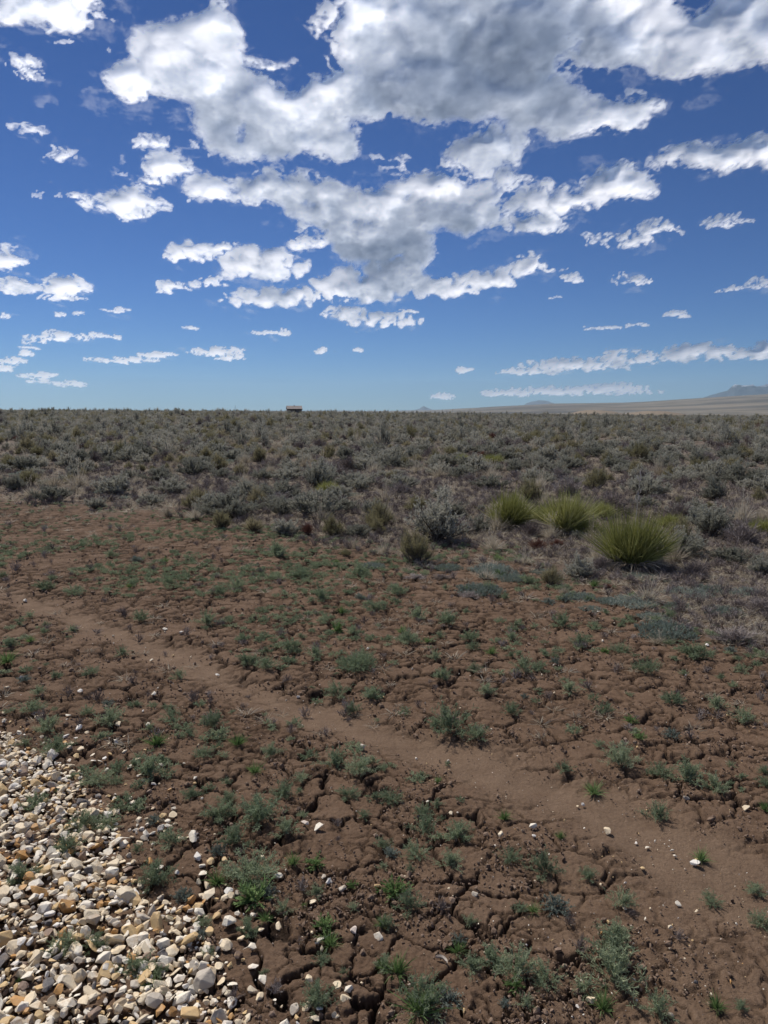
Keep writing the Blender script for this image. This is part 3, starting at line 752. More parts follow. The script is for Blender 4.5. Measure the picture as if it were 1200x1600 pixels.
# the gravel bed: the biggest stones are things, the rest is one mass
GX0, GX1, GY0, GY1 = -3.4, .1, 1.0, 3.9
def scatter(n, x0, x1, y0, y1, rng): return rng.uniform(x0, x1, n), rng.uniform(y0, y1, n)
rng = np.random.default_rng(21)
big, cell = [], {}
def fits(x, y, s, k=.8):
    ci, cj = int(x // .15), int(y // .15)
    for i in (ci - 1, ci, ci + 1):
        for j in (cj - 1, cj, cj + 1):
            for (a, b, c) in cell.get((i, j), ()):
                if math.hypot(a - x, b - y) < (s + c) * k: return False
    cell.setdefault((ci, cj), []).append((x, y, s)); return True
def in_sight(x, y):
    zc = y * math.cos(PITCH) + (EYE) * math.sin(PITCH)
    yc = y * math.sin(PITCH) - EYE * math.cos(PITCH)
    return (600 + FPX * x / zc, 800 - FPX * yc / zc)
xs, ys = scatter(9000, GX0, GX1, GY0, GY1, rng)
gi = gravel_in(xs, ys)
for x, y, g in zip(xs, ys, gi):
    if len(big) >= 230: break
    if g < .04: continue
    s = rng.uniform(.024, .043)
    p = in_sight(x, y)
    if not (-25 < p[0] < 620 and 1130 < p[1] < 1620): continue
    if rng.uniform() > min(1, .25 + g * 1.6): continue
    if fits(x, y, s, .85): big.append((x, y, s))
small = []
xs, ys = scatter(90000, GX0, GX1, GY0, GY1, rng)
gi = gravel_in(xs, ys)
cell2 = {}
for x, y, g in zip(xs, ys, gi):
    dens = 1.0 if g > .10 else (.55 if g > 0 else .10 * math.exp(g / .12))
    if rng.uniform() > dens: continue
    s = rng.choice([.008, .012, .017, .022, .028], p=[.22, .26, .26, .17, .09]) * rng.uniform(.8, 1.2)
    if g < 0: s = min(s, .020)
    ci, cj = int(x // .06), int(y // .06); ok = True
    for i in (ci - 1, ci, ci + 1):
        for j in (cj - 1, cj, cj + 1):
            for (a, b, c) in cell2.get((i, j), ()):
                if math.hypot(a - x, b - y) < (s + c) * .52: ok = False; break
            if not ok: break
        if not ok: break
    if not ok: continue
    cell2.setdefault((ci, cj), []).append((x, y, s))
    small.append((x, y, g, s))
sa = np.array(small)
zb = dz(sa[:, 0], sa[:, 1])
lift = np.clip(sa[:, 2] * .12, 0, .03)
Z = zb + sa[:, 3] * .10 + lift * .8 * rng.uniform(0, 1, len(sa)) * (sa[:, 3] > .012)
it = [(a[0], a[1], z, a[3], .35, rng.uniform(), rng.uniform()) for a, z in zip(sa, Z)]
gravel = link('gravel', stones_mesh('gravel', it, [M['stone']], SH2, ICO2), kind='stuff')
# soil crumbs and grit
rng = np.random.default_rng(22)
def crumbs():
    N = NT('soil_crumb')
    c = N.ramp(N.attr('kind_mix'), [(0, (.13, .085, .06)), (.5, (.19, .13, .09)), (1, (.24, .17, .125))])
    bs = N.n('ShaderNodeBsdfPrincipled', i_Base_Color=c, i_Roughness=.95); N.surf(bs.outputs[0])
    n = 75000
    r = 1.3 * np.exp(rng.uniform(0, 1, n) * math.log(7.5)); a = rng.uniform(-.85, .85, n)
    x, y = r * np.sin(a), r * np.cos(a)
    keep = (gravel_in(x, y) < .2) & (rng.uniform(0, 1, n) < (.12 + 1.1 * sstep(-.1, .4, vnoise(x / .3 + 5, y / .3, 98))) * (1 - .93 * path_mask(x, y)))
    x, y, r = x[keep], y[keep], r[keep]
    s = (rng.uniform(.0015, .0055, len(x)) + rng.uniform(0, 1, len(x)) ** 14 * .008) * (1 + .10 * r)
    z = dz(x, y) + .002
    it = [(X, Y, Z_, S_, 1.0, rng.uniform(), 0) for X, Y, Z_, S_ in zip(x, y, z, s)]
    link('soil_crumbs', stones_mesh('soil_crumbs', it, [N.m], SH1, ICO1), kind='stuff')
    n = 9000
    r = 1.3 * np.exp(rng.uniform(0, 1, n) * math.log(9)); a = rng.uniform(-.85, .85, n)
    x, y = r * np.sin(a), r * np.cos(a); z = dz(x, y) + .003
    cl = (.35 + .65 * sstep(.1, .5, vnoise(x / .25, y / .25, 44))) * (.6 + .8 * path_mask(x, y))
    k = (rng.uniform(0, 1, n) < cl)
    s = (rng.uniform(.0012, .0032, n) + rng.uniform(0, 1, n) ** 10 * .006) * (1 + .08 * r)
    it = [(x[i], y[i], z[i], s[i], .8, rng.uniform(), rng.uniform() * .6) for i in range(n) if k[i]]
    link('grit', stones_mesh('grit', it, [M['stone']], SH1, ICO1), kind='stuff')
crumbs()

# ------------------------------------------------------------------ things: registry used for labels
THINGS = {}
def put(o, kindkey, look, landmark=None):
    THINGS.setdefault(kindkey, []).append([o, o.location.x, o.location.y, look, landmark])
    return o
KLOOK = [(0.22, 'cream'), (.42, 'beige'), (.50, 'whitish'), (.62, 'ochre'), (.72, 'pale tan'), (.80, 'greyish'), (.86, 'rusty orange'), (.925, 'white'), (.96, 'dark brown'), (1.0, 'near black'), (1.1, 'pinkish')]
def klook(k):
    for e, w in KLOOK:
        if k < e: return w
rng = np.random.default_rng(23)
def one_stone(x, y, s, k, stn, zoff=.3, tilt=.3, name='stone', flat=1.0, group=None, hero=None):
    me = stones_mesh(name, [(0, 0, 0, s, tilt, k, stn)], [M['stone']], [SH3[rng.integers(len(SH3))]], ICO3)
    o = link(name, me, loc=(x, y, float(dz(x, y)) + s * zoff), rot=(0, 0, rng.uniform(0, 6.28)), scale=(1, 1, flat), cat='stone', group=group)
    return o
for x, y, s in big:
    k = float(rng.uniform()); stn = float(rng.uniform())
    o = one_stone(x, y, s, k, stn, .32, .40, group='larger stones of the gravel bed')
    put(o, 'bedstone', ('long ' if s > .038 else 'chunky ' if s > .031 else 'blocky ') + klook(k) + (' stained' if stn > .75 else '') + ' stone')
# loose stones out on the soil: pixel, width in pixels, tone, words
LOOSE = [(497,1302,19,.1,'bright white stone lying alone on cracked soil beyond the gravel',1),(477,1295,13,1.0,'small pinkish stone beside the bright white stone on the soil',0),
 (303,1315,24,.1,'broad white stone between feathery weeds off the gravel edge',1),(310,1347,17,.88,'wedge shaped white stone below the broad white one',0),(283,1318,12,.3,'small beige stone next to the broad white stone',0),
 (330,1358,14,.5,'small ochre stone at the foot of the weeds',0),(352,1357,13,.5,'flat ochre stone at the foot of the big feathery weeds',0),(278,1372,11,.88,'little white chip between dark weed and gravel',0),
 (357,1403,16,.88,'rounded white stone just outside the gravel edge',0),(358,1450,24,.1,'plump white stone on soil outside the gravel edge',1),(355,1485,22,.3,'cream angular stone below the plump white stone',0),(327,1410,24,.7,'pale grey slab at the gravel edge',0),
 (395,1492,18,.1,'white stone at the outer gravel edge near the bottom',0),(372,1432,12,.1,'small white stone above the plump white stone',0),(513,1386,12,.88,'tiny white stone on bare soil below the bright white stone',0),(505,1375,9,.75,'small grey chip on bare soil',0),
 (545,1552,15,.1,'rounded white pebble near the bottom edge of the soil',0),(499,1590,13,.88,'small white stone at the bottom beside a grey weed',0),(258,987,9,.1,'white pebble on the far side of the dirt path',1),(283,993,7,.88,'smaller white pebble next to the one by the path',0),
 (40,938,9,.1,'flat white stone on the dirt path',1),(11,1081,12,.3,'rounded cream stone alone above the gravel bed',1),(34,1061,9,.88,'small white chip above the lone cream stone',0),(126,1084,9,.88,'small white chip on cracked soil above the gravel',0),
 (236,1033,9,.7,'pale chip at the near side of the path',0),(240,1090,10,.1,'pale pebble beside a small weed below the path',0),(466,1087,9,.88,'white chip by a deep crack beyond the path',1),(565,1173,12,1.0,'pinkish pebble on the near side of the path',1),
 (1086,1347,17,.88,'angular white stone under a small weed on the path side',1),(950,1296,15,.3,'flat cream stone on the middle of the path',1),(833,1297,13,.1,'cluster-like white chip on the path',0),(834,1307,9,.88,'thin white flake on the path',0),(783,1307,13,.7,'brownish rounded pebble on the near path edge',1),
 (994,1313,6,.88,'tiny white chip on the path beyond the flat cream stone',0),(1011,1317,8,.1,'small pale pebble on the path',0),(1004,1357,10,.5,'tan pebble beside a dry sprig',0),(1060,1407,11,.1,'rounded pale stone on smooth soil',1),(1088,1422,7,.3,'small pale chip past the rounded pale stone',0),
 (976,1421,9,.7,'grey pebble near a weed on smooth soil',0),(1047,1449,10,.7,'dull tan stone by a crack at lower right',0),(922,1567,20,.3,'flat whitish shard at the foot of a green weed',1),(903,1572,9,.88,'small white chip beside the whitish shard',0),
 (1048,1592,14,.3,'flat cream shard by the bottom edge',0),(742,1400,12,.75,'grey faceted pebble between weeds',0),(1165,1266,14,.3,'pale flat stone on cracked soil far side of path',0),(1072,1255,10,.75,'bluish grey pebble beyond the path',0),
 (553,1458,14,1.0,'dull pink pebble on bare soil',0),(232,1140,9,.1,'white chip above a feathery weed',0),(185,1140,12,.3,'pair of cream chips seen as one stone',0),(123,1143,15,.88,'slim white stone lying slantwise on dark soil',1),(62,1130,14,.3,'cream stone at the upper tip of the gravel',0),
 (575,1018,6,.1,'tiny pale chip on cracked clay',0),(340,1055,7,.88,'tiny white chip beside the path',0),(705,1275,9,.7,'brown pebble near a feathery weed',0),(935,960,7,.1,'white chip below the fringed sage',0),(1105,1012,7,.88,'small white chip under the blue mat plant',0)]
for px, py, w, k, lab, lm in LOOSE:
    x, y, t = at(px, py); s = w / FPX * t / 1.75
    o = one_stone(x, y, s, k, .2, .38, .25, flat=.9, group='loose stones on the soil')
    o['label'] = lab; put(o, 'loose', None, lab if lm else None)
# curled pale flake of bark
x, y, t = at(690, 1508)
def flake():
    n, m = 14, 6; V = []
    for i in range(n):
        a = i / (n - 1)
        for j in range(m):
            b = j / (m - 1) - .5
            wd = .017 * (1 - .5 * abs(2 * a - .9)) * (1 + .25 * math.sin(9 * a))
            V.append((.055 * (a - .5) * 1.2, b * wd + .012 * math.sin(3.6 * a), .004 + .012 * (2 * b) ** 2 + .006 * a))
    nb = len(V); V += [(p[0], p[1], p[2] - .0018) for p in V]
    F = [(i * m + j, i * m + j + 1, (i + 1) * m + j + 1, (i + 1) * m + j) for i in range(n - 1) for j in range(m - 1)]
    F += [tuple(nb + q for q in reversed(f)) for f in F]
    for i in range(n - 1):
        for j in (0, m - 1): F.append((i * m + j, (i + 1) * m + j, nb + (i + 1) * m + j, nb + i * m + j))
    me = bpy.data.meshes.new('bark_flake'); me.from_pydata(V, [], F); me.materials.append(M['stalk'])
    me.attributes.new('tint', 'FLOAT', 'POINT').data.foreach_set('value', np.full(len(V), 1.0, np.float32))
    return me
o = link('bark_flake', flake(), scale=.62, loc=(x, y, float(dz(x, y)) + .004), rot=(0, 0, -.6), label='curled white flake like a scrap of bone on the soil', cat='flake')
LANDMARKS = [('the curled white flake', x, y)]

# ------------------------------------------------------------------ weeds
WP = {'f': [ferny('weed', 400 + i, 26 + 6 * (i % 3), .10 + .02 * (i % 2), .14, [M['weed']], 16, .016, .0034) for i in range(5)],
      'g': [tuft('grassy_weed', 420 + i, 110, .09, .06, .0035, [M['weedg']], .05, 1.1, .35) for i in range(3)],
      'b': [rosette('broad_leaved_weed', 430 + i, 42, .10, .010, [M['weedg']], .3, 1.45) for i in range(2)],
      's': [ferny('silver_weed', 440 + i, 34, .06, .11, [M['silver']], 12, .010, .0042, .2, 1.4) for i in range(2)],
      'd': [twigs('dry_weed', 450 + i, 24, .05, .10, [M['dead']], .002, 6) for i in range(2)]}
WREF = {'f': .17, 'g': .13, 'b': .17, 's': .12, 'd': .11}
WNAME = {'f': 'weed', 'g': 'grassy_weed', 'b': 'broad_leaved_weed', 's': 'silver_weed', 'd': 'dry_weed'}
WLOOK = {'f': 'feathery green weed', 'g': 'bright grassy weed', 'b': 'broad leaved green weed', 's': 'silvery grey weed', 'd': 'dry brown sprig'}
WEEDS = [(237,1218,56,'f'),(150,1232,38,'f'),(55,1268,34,'f'),(122,1305,46,'f'),(105,1338,40,'f'),(140,1290,30,'f'),(168,1296,36,'f'),(40,1388,44,'f'),(95,1500,44,'f'),(152,1490,36,'f'),(208,1525,52,'f'),(240,1560,38,'g'),(245,1530,30,'f'),
 (270,1322,40,'f'),(243,1385,52,'f'),(222,1388,26,'d'),(340,1386,38,'g'),(345,1285,44,'f'),(352,1262,30,'f'),(407,1290,66,'f'),(370,1328,48,'f'),(392,1378,72,'f'),(400,1408,62,'b'),(418,1406,26,'s'),(340,1337,24,'s'),(300,1250,32,'f'),(320,1182,28,'f'),(372,1163,34,'g'),
 (398,1212,28,'g'),(442,1252,34,'f'),(522,1198,46,'f'),(563,1213,40,'f'),(545,1252,30,'f'),(458,1358,26,'g'),(495,1355,30,'b'),(447,1312,38,'f'),(470,1222,22,'f'),(508,1452,30,'b'),(515,1482,38,'g'),(496,1578,54,'f'),(492,1402,26,'f'),(470,1396,34,'d'),(285,1408,28,'s'),
 (597,1328,26,'f'),(597,1452,26,'g'),(598,1520,24,'g'),(415,1444,26,'g'),(388,1465,30,'f'),(445,1427,26,'f'),(430,1560,40,'d'),(365,1570,36,'d'),(318,1455,22,'f'),(32,1548,16,'g'),
 (708,1142,60,'f'),(745,1157,38,'f'),(682,1140,26,'f'),(612,1257,30,'f'),(715,1308,44,'f'),(662,1303,38,'f'),(660,1278,26,'f'),(702,1358,42,'f'),(650,1338,36,'f'),(610,1340,24,'s'),(855,1360,48,'f'),(970,1198,48,'f'),(1072,1222,52,'f'),(1030,1212,34,'f'),(1118,1235,34,'f'),(1025,1272,38,'f'),(928,1237,38,'g'),(880,1204,28,'f'),
 (797,1345,32,'f'),(870,1418,42,'s'),(967,1412,38,'f'),(920,1372,28,'f'),(1095,1342,32,'g'),(1112,1398,28,'f'),(1180,1383,30,'f'),(962,1540,84,'f'),(955,1490,66,'f'),(960,1460,44,'f'),(852,1535,46,'f'),(772,1512,44,'f'),(800,1528,60,'f'),(805,1545,30,'b'),(735,1520,42,'f'),(715,1490,30,'g'),(716,1470,22,'s'),
 (655,1592,76,'g'),(665,1580,70,'f'),(700,1570,40,'s'),(620,1528,50,'g'),(602,1522,30,'f'),(915,1548,36,'f'),(943,1572,42,'g'),(1024,1578,56,'f'),(1120,1572,34,'g'),(617,1402,42,'b'),(645,1428,40,'f'),(604,1455,26,'f'),(820,1578,28,'f'),(1190,1432,30,'f'),(1157,1580,20,'f'),(890,1440,34,'d'),(985,1428,26,'d'),(690,1425,40,'d'),(1060,1470,28,'d'),(905,1490,40,'d'),
 (810,1425,24,'f'),(833,1428,24,'g'),(735,1440,22,'f'),(90,1178,42,'f'),(75,1145,32,'f'),(45,1118,38,'f'),(172,1132,42,'f'),(15,1012,26,'f'),(12,1038,36,'g'),(245,1167,38,'g'),(268,1128,28,'f'),(332,1140,34,'f'),(425,1182,30,'f'),(560,1053,44,'f'),(580,1093,34,'f'),(530,1088,36,'f'),(552,1112,24,'f'),(322,977,34,'f'),(115,932,26,'f'),(70,922,26,'f'),
 (342,932,28,'f'),(220,972,26,'f'),(430,872,36,'f'),(372,918,26,'f'),(388,1042,30,'f'),(415,1050,32,'f'),(455,1020,30,'f'),(490,1030,26,'f'),(135,1120,20,'f'),(210,1110,20,'f'),(280,1060,22,'f'),(60,1090,20,'f'),(190,1025,22,'f'),
 (565,1040,34,'f'),(545,1045,30,'f'),(820,1052,34,'f'),(760,1090,26,'f'),(890,1085,32,'f'),(1010,1055,34,'f'),(1050,1102,30,'f'),(940,1120,28,'f'),(800,1120,26,'f'),(1120,1110,34,'f'),(1160,1130,30,'f'),(690,1060,26,'f'),(640,1010,30,'f'),(700,975,34,'f'),(655,968,34,'f'),(585,955,30,'f'),(735,1000,28,'f'),(880,980,34,'f'),(905,1010,28,'f'),(800,1000,26,'f'),(970,1020,28,'f'),(1085,1030,44,'f'),(620,930,28,'f'),(560,900,30,'f'),(500,940,30,'f'),(470,905,26,'f')]
rng = np.random.default_rng(31)
LMW = {(962,1540): 'the largest weed clump of the lower soil', (655,1592): 'the big grassy weed at the bottom edge', (708,1142): 'the wide weed on the far path edge', (237,1218): 'the bushy weed above the gravel', (392,1378): 'the big feathery weeds off the gravel edge', (1072,1222): 'the tall weed pair beyond the path', (1024,1578): 'the grey-green weed at the bottom edge', (855,1360): 'the round weed below the path', (560,1053): 'the dark weed clump beyond the path', (122,1305): 'the tall weed rising from the gravel'}
wid = 0
def add_weed(px, py, w, ty, label=None, rot=True):
    global wid
    x, y, t = at(px, py)
    s = (w / FPX * t) / WREF[ty] * (1.12)
    me = WP[ty][wid % len(WP[ty])]; wid += 1
    o = link(WNAME[ty], me, loc=(x, y, float(dz(x, y)) - .002), rot=(rng.normal() * .06, rng.normal() * .06, rng.uniform(0, 6.28)), scale=(s, s, s * rng.uniform(.85, 1.25)), cat='weed', group='weeds on the cracked soil')
    big_ = 'large' if w > 48 else 'mid sized' if w > 33 else 'small'
    lm = LMW.get((px, py))
    if lm: o['label'] = lm[4:] + ', ' + WLOOK[ty]
    put(o, 'weed_' + ty, big_ + ' ' + WLOOK[ty], lm)
    return o
for px, py, w, ty in WEEDS: add_weed(px, py, w, ty)
npl = len(WEEDS); tries = 0
occ = [(a, b, c) for a, b, c, _ in WEEDS]
while npl < 290 and tries < 9000:
    tries += 1
    px, py = rng.uniform(0, 1200), 870 + 720 * rng.uniform() ** 1.6
    x, y, t = at(px, py)
    if path_mask(x, y) > .35 or gravel_in(x, y) > .1 or veg_in(x, y) > .5: continue
    w = rng.uniform(12, 26) * (1 if py > 1100 else .9)
    if any(abs(px - a) < (w + c) * .5 and abs(py - b) < (w + c) * .35 for a, b, c in occ): continue
    occ.append((px, py, w)); npl += 1
    add_weed(px, py, w, rng.choice(['f', 'g', 's', 'd', 'b'], p=[.66, .12, .08, .10, .04]))

# ------------------------------------------------------------------ shrubs of the rise
def sage_mesh(i):
    w = .62 + .1 * (i % 3); h = .31 + .04 * (i % 4)
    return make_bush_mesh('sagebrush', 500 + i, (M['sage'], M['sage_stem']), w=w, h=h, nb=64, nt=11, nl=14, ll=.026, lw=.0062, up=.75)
def rabbit_mesh(i):
    return make_bush_mesh('rabbitbrush', 540 + i, (M['rabbit'], M['sage_stem']), w=.55, h=.40, nb=60, nt=9, nl=7, ll=.055, lw=.0042, up=1.3)
SAGE = [sage_mesh(i) for i in range(7)]
RABB = [rabbit_mesh(i) for i in range(3)]
GRAS = [tuft('straw_tuft', 560 + i, 260, .26, .20, .0042, [M['straw']], .02, .85, .3, 2, 14) for i in range(3)]
DEAD = [twigs('dead_shrub', 570 + i, 70, .30, .55, [M['dead']], .006, 14) for i in range(3)]
REDS = [twigs('red_stemmed_shrub', 580 + i, 90, .24, .42, [M['red']], .005, 14) for i in range(1)]
MATS = [mat_plant('fringed_sage', 590 + i, .50, .07, 420, [M['mat']]) for i in range(3)]
SEED = [ferny('seedling', 600 + i, 14, .05, .09, [M['weed']], 7, .013, .005) for i in range(3)]

def shrub(name, pair, x, y, s, cat, group, kindkey, look, rz=None, sz=1.0, parts=True):
    root = link(name, None, loc=(x, y, gz(x, y) - .01), rot=(0, 0, rng.uniform(0, 6.28) if rz is None else rz), scale=(s, s, s * sz), cat=cat, group=group)
    root.empty_display_size = .1
    link('foliage', pair[1], root); link('branches', pair[0], root)
    return put(root, kindkey, look)
def single(name, me, x, y, s, cat, group, kindkey, look, sz=1.0, z=None):
    o = link(name, me, loc=(x, y, (gz(x, y) if z is None else z) - .004), rot=(0, 0, rng.uniform(0, 6.28)), scale=(s, s, s * sz), cat=cat, group=group)
    return put(o, kindkey, look)

# yuccas
def yucca_parts(seed, n, L, w, skirt=True, dead=60):
    rng = np.random.default_rng(seed); p = Plant()
    D = tilt_dirs(n, rng, .0, 1.12, .8)
    hd = np.array([(0, 0), (.17, .06), (-.15, .09), (.05, -.17), (-.08, -.12), (.13, -.10), (-.04, .16), (.24, -.03), (-.25, 0)]) * .68 * (1 + .3 * math.sin(seed))
    hi_ = rng.integers(0, len(hd), n); B = np.zeros((n, 3)); B[:, :2] = hd[hi_]
    D = unit(D + B * [1.3, 1.3, 0])
    B = B + D * [.04, .04, .02] + rng.normal(size=(n, 3)) * [.02, .02, .01]; B[:, 2] = np.abs(B[:, 2]) + .06
    az_ = np.arctan2(D[:, 1], D[:, 0]); lop = .92 + .16 * np.sin(az_ * 2 + seed) + .10 * np.sin(az_ * 5 + 2 * seed)
    D = unit(D + [.12 * math.sin(seed), .12 * math.cos(seed), 0] + rng.normal(size=D.shape) * .05)
    p.blades(B, D, L * lop * rng.uniform(.6, 1.1, n), w, rng, droop=.10 * rng.uniform(0, 1.6, n), segs=3, tint=(0, 1), taper=.12)
    k = len(p.T[-1]) // n
    p.T[-1] = np.repeat(np.clip(rng.uniform(0, .75, n) + .25 * (1 - D[:, 2]), 0, 1), k)
    dead = 130; q = Plant(); D = tilt_dirs(dead, rng, 1.05, 1.62)
    B = D * [.22, .22, 0] + [0, 0, .07]
    q.blades(B, D, L * rng.uniform(.45, .85, dead), w * .9, rng, droop=.22, segs=3, tint=(0, 1), taper=.15)
    q2 = rng.integers(0, n, 0)
    return p, q
ymesh = []
for i in range(5):
    p, q = yucca_parts(700 + i, 1500, .50, .0085)
    ymesh.append((p.mesh('yucca_leaves', [M['yucca']]), q.mesh('dead_leaves', [M['skirt']])))
def stalk_mesh():
    rng = np.random.default_rng(77); V, F = [], []
    def tube(pts, r0, r1, n=6):
        b = len(V)
        for i, p in enumerate(pts):
            r = r0 + (r1 - r0) * i / (len(pts) - 1)
            for k in range(n): V.append((p[0] + r * math.cos(6.283 * k / n), p[1] + r * math.sin(6.283 * k / n), p[2]))
        for i in range(len(pts) - 1):
            for k in range(n): F.append((b + i * n + k, b + i * n + (k + 1) % n, b + (i + 1) * n + (k + 1) % n, b + (i + 1) * n + k))
    tube([(.02 * math.sin(z * 2), 0, z) for z in np.linspace(0, 1.02, 9)], .010, .004)
    for k in range(16):
        z = rng.uniform(.62, 1.02); a = rng.uniform(0, 6.28); l = rng.uniform(.02, .05)
        d = (math.cos(a), math.sin(a)); x0 = .02 * math.sin(z * 2)
        tube([(x0, 0, z), (x0 + d[0] * l, d[1] * l, z + l * .5)], .003, .002, 4)
        x1, y1, z1 = x0 + d[0] * l, d[1] * l, z + l * .5
        tube([(x1, y1, z1 - .004), (x1, y1, z1 + .010), (x1, y1, z1 + .028), (x1, y1, z1 + .042)], .006, .009, 6)
    me = bpy.data.meshes.new('flower_stalk'); me.from_pydata(V, [], F); me.materials.append(M['stalk'])
    me.attributes.new('tint', 'FLOAT', 'POINT').data.foreach_set('value', np.full(len(V), .8, np.float32))
    return me
YUC = [(988, 888, 120, 1.6, 'large foremost yucca with a dead pale flower stalk', 1), (884, 834, 112, 1.2, 'middle yucca of the row, behind and beside the stalked one', 0), (796, 824, 108, 1.1, 'yucca at the far end of the row from the stalked one', 0),
       (938, 812, 64, .95, 'small yucca showing behind the two larger ones', 0), (846, 815, 62, 1.0, 'small yucca wedged between the middle and far-end yuccas', 0), (916, 838, 60, .9, 'small yucca filling the gap between the middle and stalked yuccas', 0), (1045, 824, 62, .7, 'pale yucca tucked behind the stalked yucca', 0), (512, 772, 56, .75, 'lone small yucca among sagebrush near the bare ground', 0), (722, 725, 38, .85, 'distant small yucca, nearer the shed of a pair', 0), (768, 726, 42, .85, 'distant small yucca of a pair, farther from the shed', 0), (1196, 832, 70, .7, 'golden yucca cut by the frame edge', 0)]
for i, (px, py, w, hz, lab, st) in enumerate(YUC):
    x, y, t = at(px, py); s = w / FPX * t / 1.02
    o = link('yucca', None, loc=(x, y, gz(x, y) - .02), rot=(0, 0, i * 1.3), scale=(s, s, s * hz), label=lab, cat='yucca', group='yuccas among the sagebrush'); o.empty_display_size = .1
    link('leaf_rosette', ymesh[i % 5][0], o); link('dead_leaves', ymesh[i % 5][1], o)
    if st: link('flower_stalk', stalk_mesh(), o, loc=(0.0, .05, .12), rot=(.03, .06, 0), scale=(.8, .8, .66))
    THINGS.setdefault('yucca', []).append([o, x, y, None, None])
    if i in (0, 1, 2, 7, 10): LANDMARKS.append(({0: 'the stalked yucca', 1: 'the middle yucca', 2: 'the far-end yucca', 7: 'the lone small yucca', 10: 'the golden yucca'}[i], x, y))
ypos = [(t[1], t[2]) for t in THINGS['yucca']]

# hand-placed plants of the near edge: pixel of the base, width, kind
EDGE = [(940,892,44,'dead',.9),(1030,892,46,'grass',.9),(1052,880,50,'grass',1.1),(925,850,36,'grass',1.2),(860,842,40,'grass',1.0),(830,838,44,'dead',.9),(775,830,40,'grass',1.1),(905,845,40,'sage',.7),(1065,850,60,'rabbit',1.0),(650,800,50,'rabbit',.8),(700,800,46,'grass',1),(540,800,56,'sage',.7),(430,800,60,'sage',.7),(400,790,40,'rabbit',1),(648,880,78,'rabbit',.95),(480,835,30,'red',1),(905,905,60,'sage',.9),(862,915,46,'rabbit',1),(330,800,62,'sage',.95),(300,795,40,'rabbit',.9),(235,790,44,'sage',.8),(150,796,40,'sage',.8),(610,812,26,'grass',1.1),(305,812,34,'grass',1),(262,808,30,'grass',.9),
 (345,826,50,'rabbit',.8),(395,832,44,'rabbit',.8),(445,835,60,'sage',.8),(520,838,56,'rabbit',.8),(560,838,50,'sage',.8),(590,835,40,'rabbit',.9),(720,835,60,'dead',.8),(745,830,50,'sage',.8),(840,860,40,'red',.7),(870,856,34,'red',.6),(690,780,40,'sage',.7),
 (665,700,34,'sage',.7),(1060,870,80,'sage',1.0),(1110,840,80,'sage',1.0),(1160,850,70,'dead',1.0),(1085,900,60,'dead',.7),(930,880,46,'grass',1.0),(915,868,36,'dead',.8),(950,920,20,'red',.6),(1190,900,60,'sage',.9),(1140,880,60,'sage',.8),(1010,940,70,'grass',.55),(1150,1005,90,'dead',.45),(1190,960,70,'dead',.6),(1180,1000,50,'grass',.6),
 (770,895,64,'mat',1.3),(760,905,40,'grass',.6),(800,905,50,'mat',1),(750,925,70,'mat',1),(1040,990,84,'mat',1.2),(990,945,70,'mat',1),(1080,930,70,'mat',1),(1110,925,60,'mat',1),(905,935,50,'mat',1),(950,940,40,'mat',.9),(850,895,36,'mat',1),(1030,1005,50,'grass',.35),(1130,960,60,'mat',1),(1020,965,50,'mat',.8),(1060,950,46,'mat',.8),(700,890,44,'mat',1),(1170,930,60,'mat',1),(925,955,36,'mat',.8),(580,885,44,'mat',.8),(690,905,40,'dead',.3),(735,935,46,'dead',.35),(1000,905,50,'mat',.9),
 (555,858,24,'grass',.9),(540,870,28,'rabbit',.7),(430,862,36,'dead',.3),(600,866,34,'grass',.8),(650,905,44,'dead',.25),(770,860,50,'grass',.7),(820,880,36,'grass',.7),(880,930,26,'grass',.8)]
KIND = {'sage': (SAGE, .62, 'sagebrush', 'sagebrush'), 'rabbit': (RABB, .58, 'rabbitbrush', 'shrub'), 'grass': (GRAS, .34, 'straw_tuft', 'grass tuft'), 'dead': (DEAD, .55, 'dead_shrub', 'dead shrub'), 'red': (REDS, .42, 'red_stemmed_shrub', 'shrub'), 'mat': (MATS, .5, 'fringed_sage', 'mat plant')}
KGROUP = {'sage': 'sagebrush on the rise', 'rabbit': 'yellow-green shrubs among the sagebrush', 'grass': 'dry grass tufts', 'dead': 'bare dead shrubs', 'red': 'red-stemmed shrubs', 'mat': 'pale mat plants'}
KLK = {'sage': 'grey-green sagebrush', 'rabbit': 'yellow-green shrub', 'grass': 'straw-coloured grass tuft', 'dead': 'leafless brown shrub', 'red': 'reddish twiggy shrub', 'mat': 'pale bluish mat plant'}
cnt = dict.fromkeys(KIND, 0)
def add_kind(k, x, y, w, sz):
    lst, ref, nm, cat = KIND[k]; s = w / ref; i = cnt[k]; cnt[k] += 1
    sw = 'wide' if w > .72 else 'medium' if w > .5 else 'small'
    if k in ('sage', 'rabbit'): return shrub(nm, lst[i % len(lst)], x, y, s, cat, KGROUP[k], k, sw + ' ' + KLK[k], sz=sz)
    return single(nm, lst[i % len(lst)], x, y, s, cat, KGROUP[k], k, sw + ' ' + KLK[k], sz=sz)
used = list(ypos); near_used = [(a, b, .3) for a, b in ypos]
for px, py, w, k, sz in EDGE:
    x, y, t = at(px, py); wd = w / FPX * t
    add_kind(k, x, y, wd, sz); near_used.append((x, y, wd * .4))

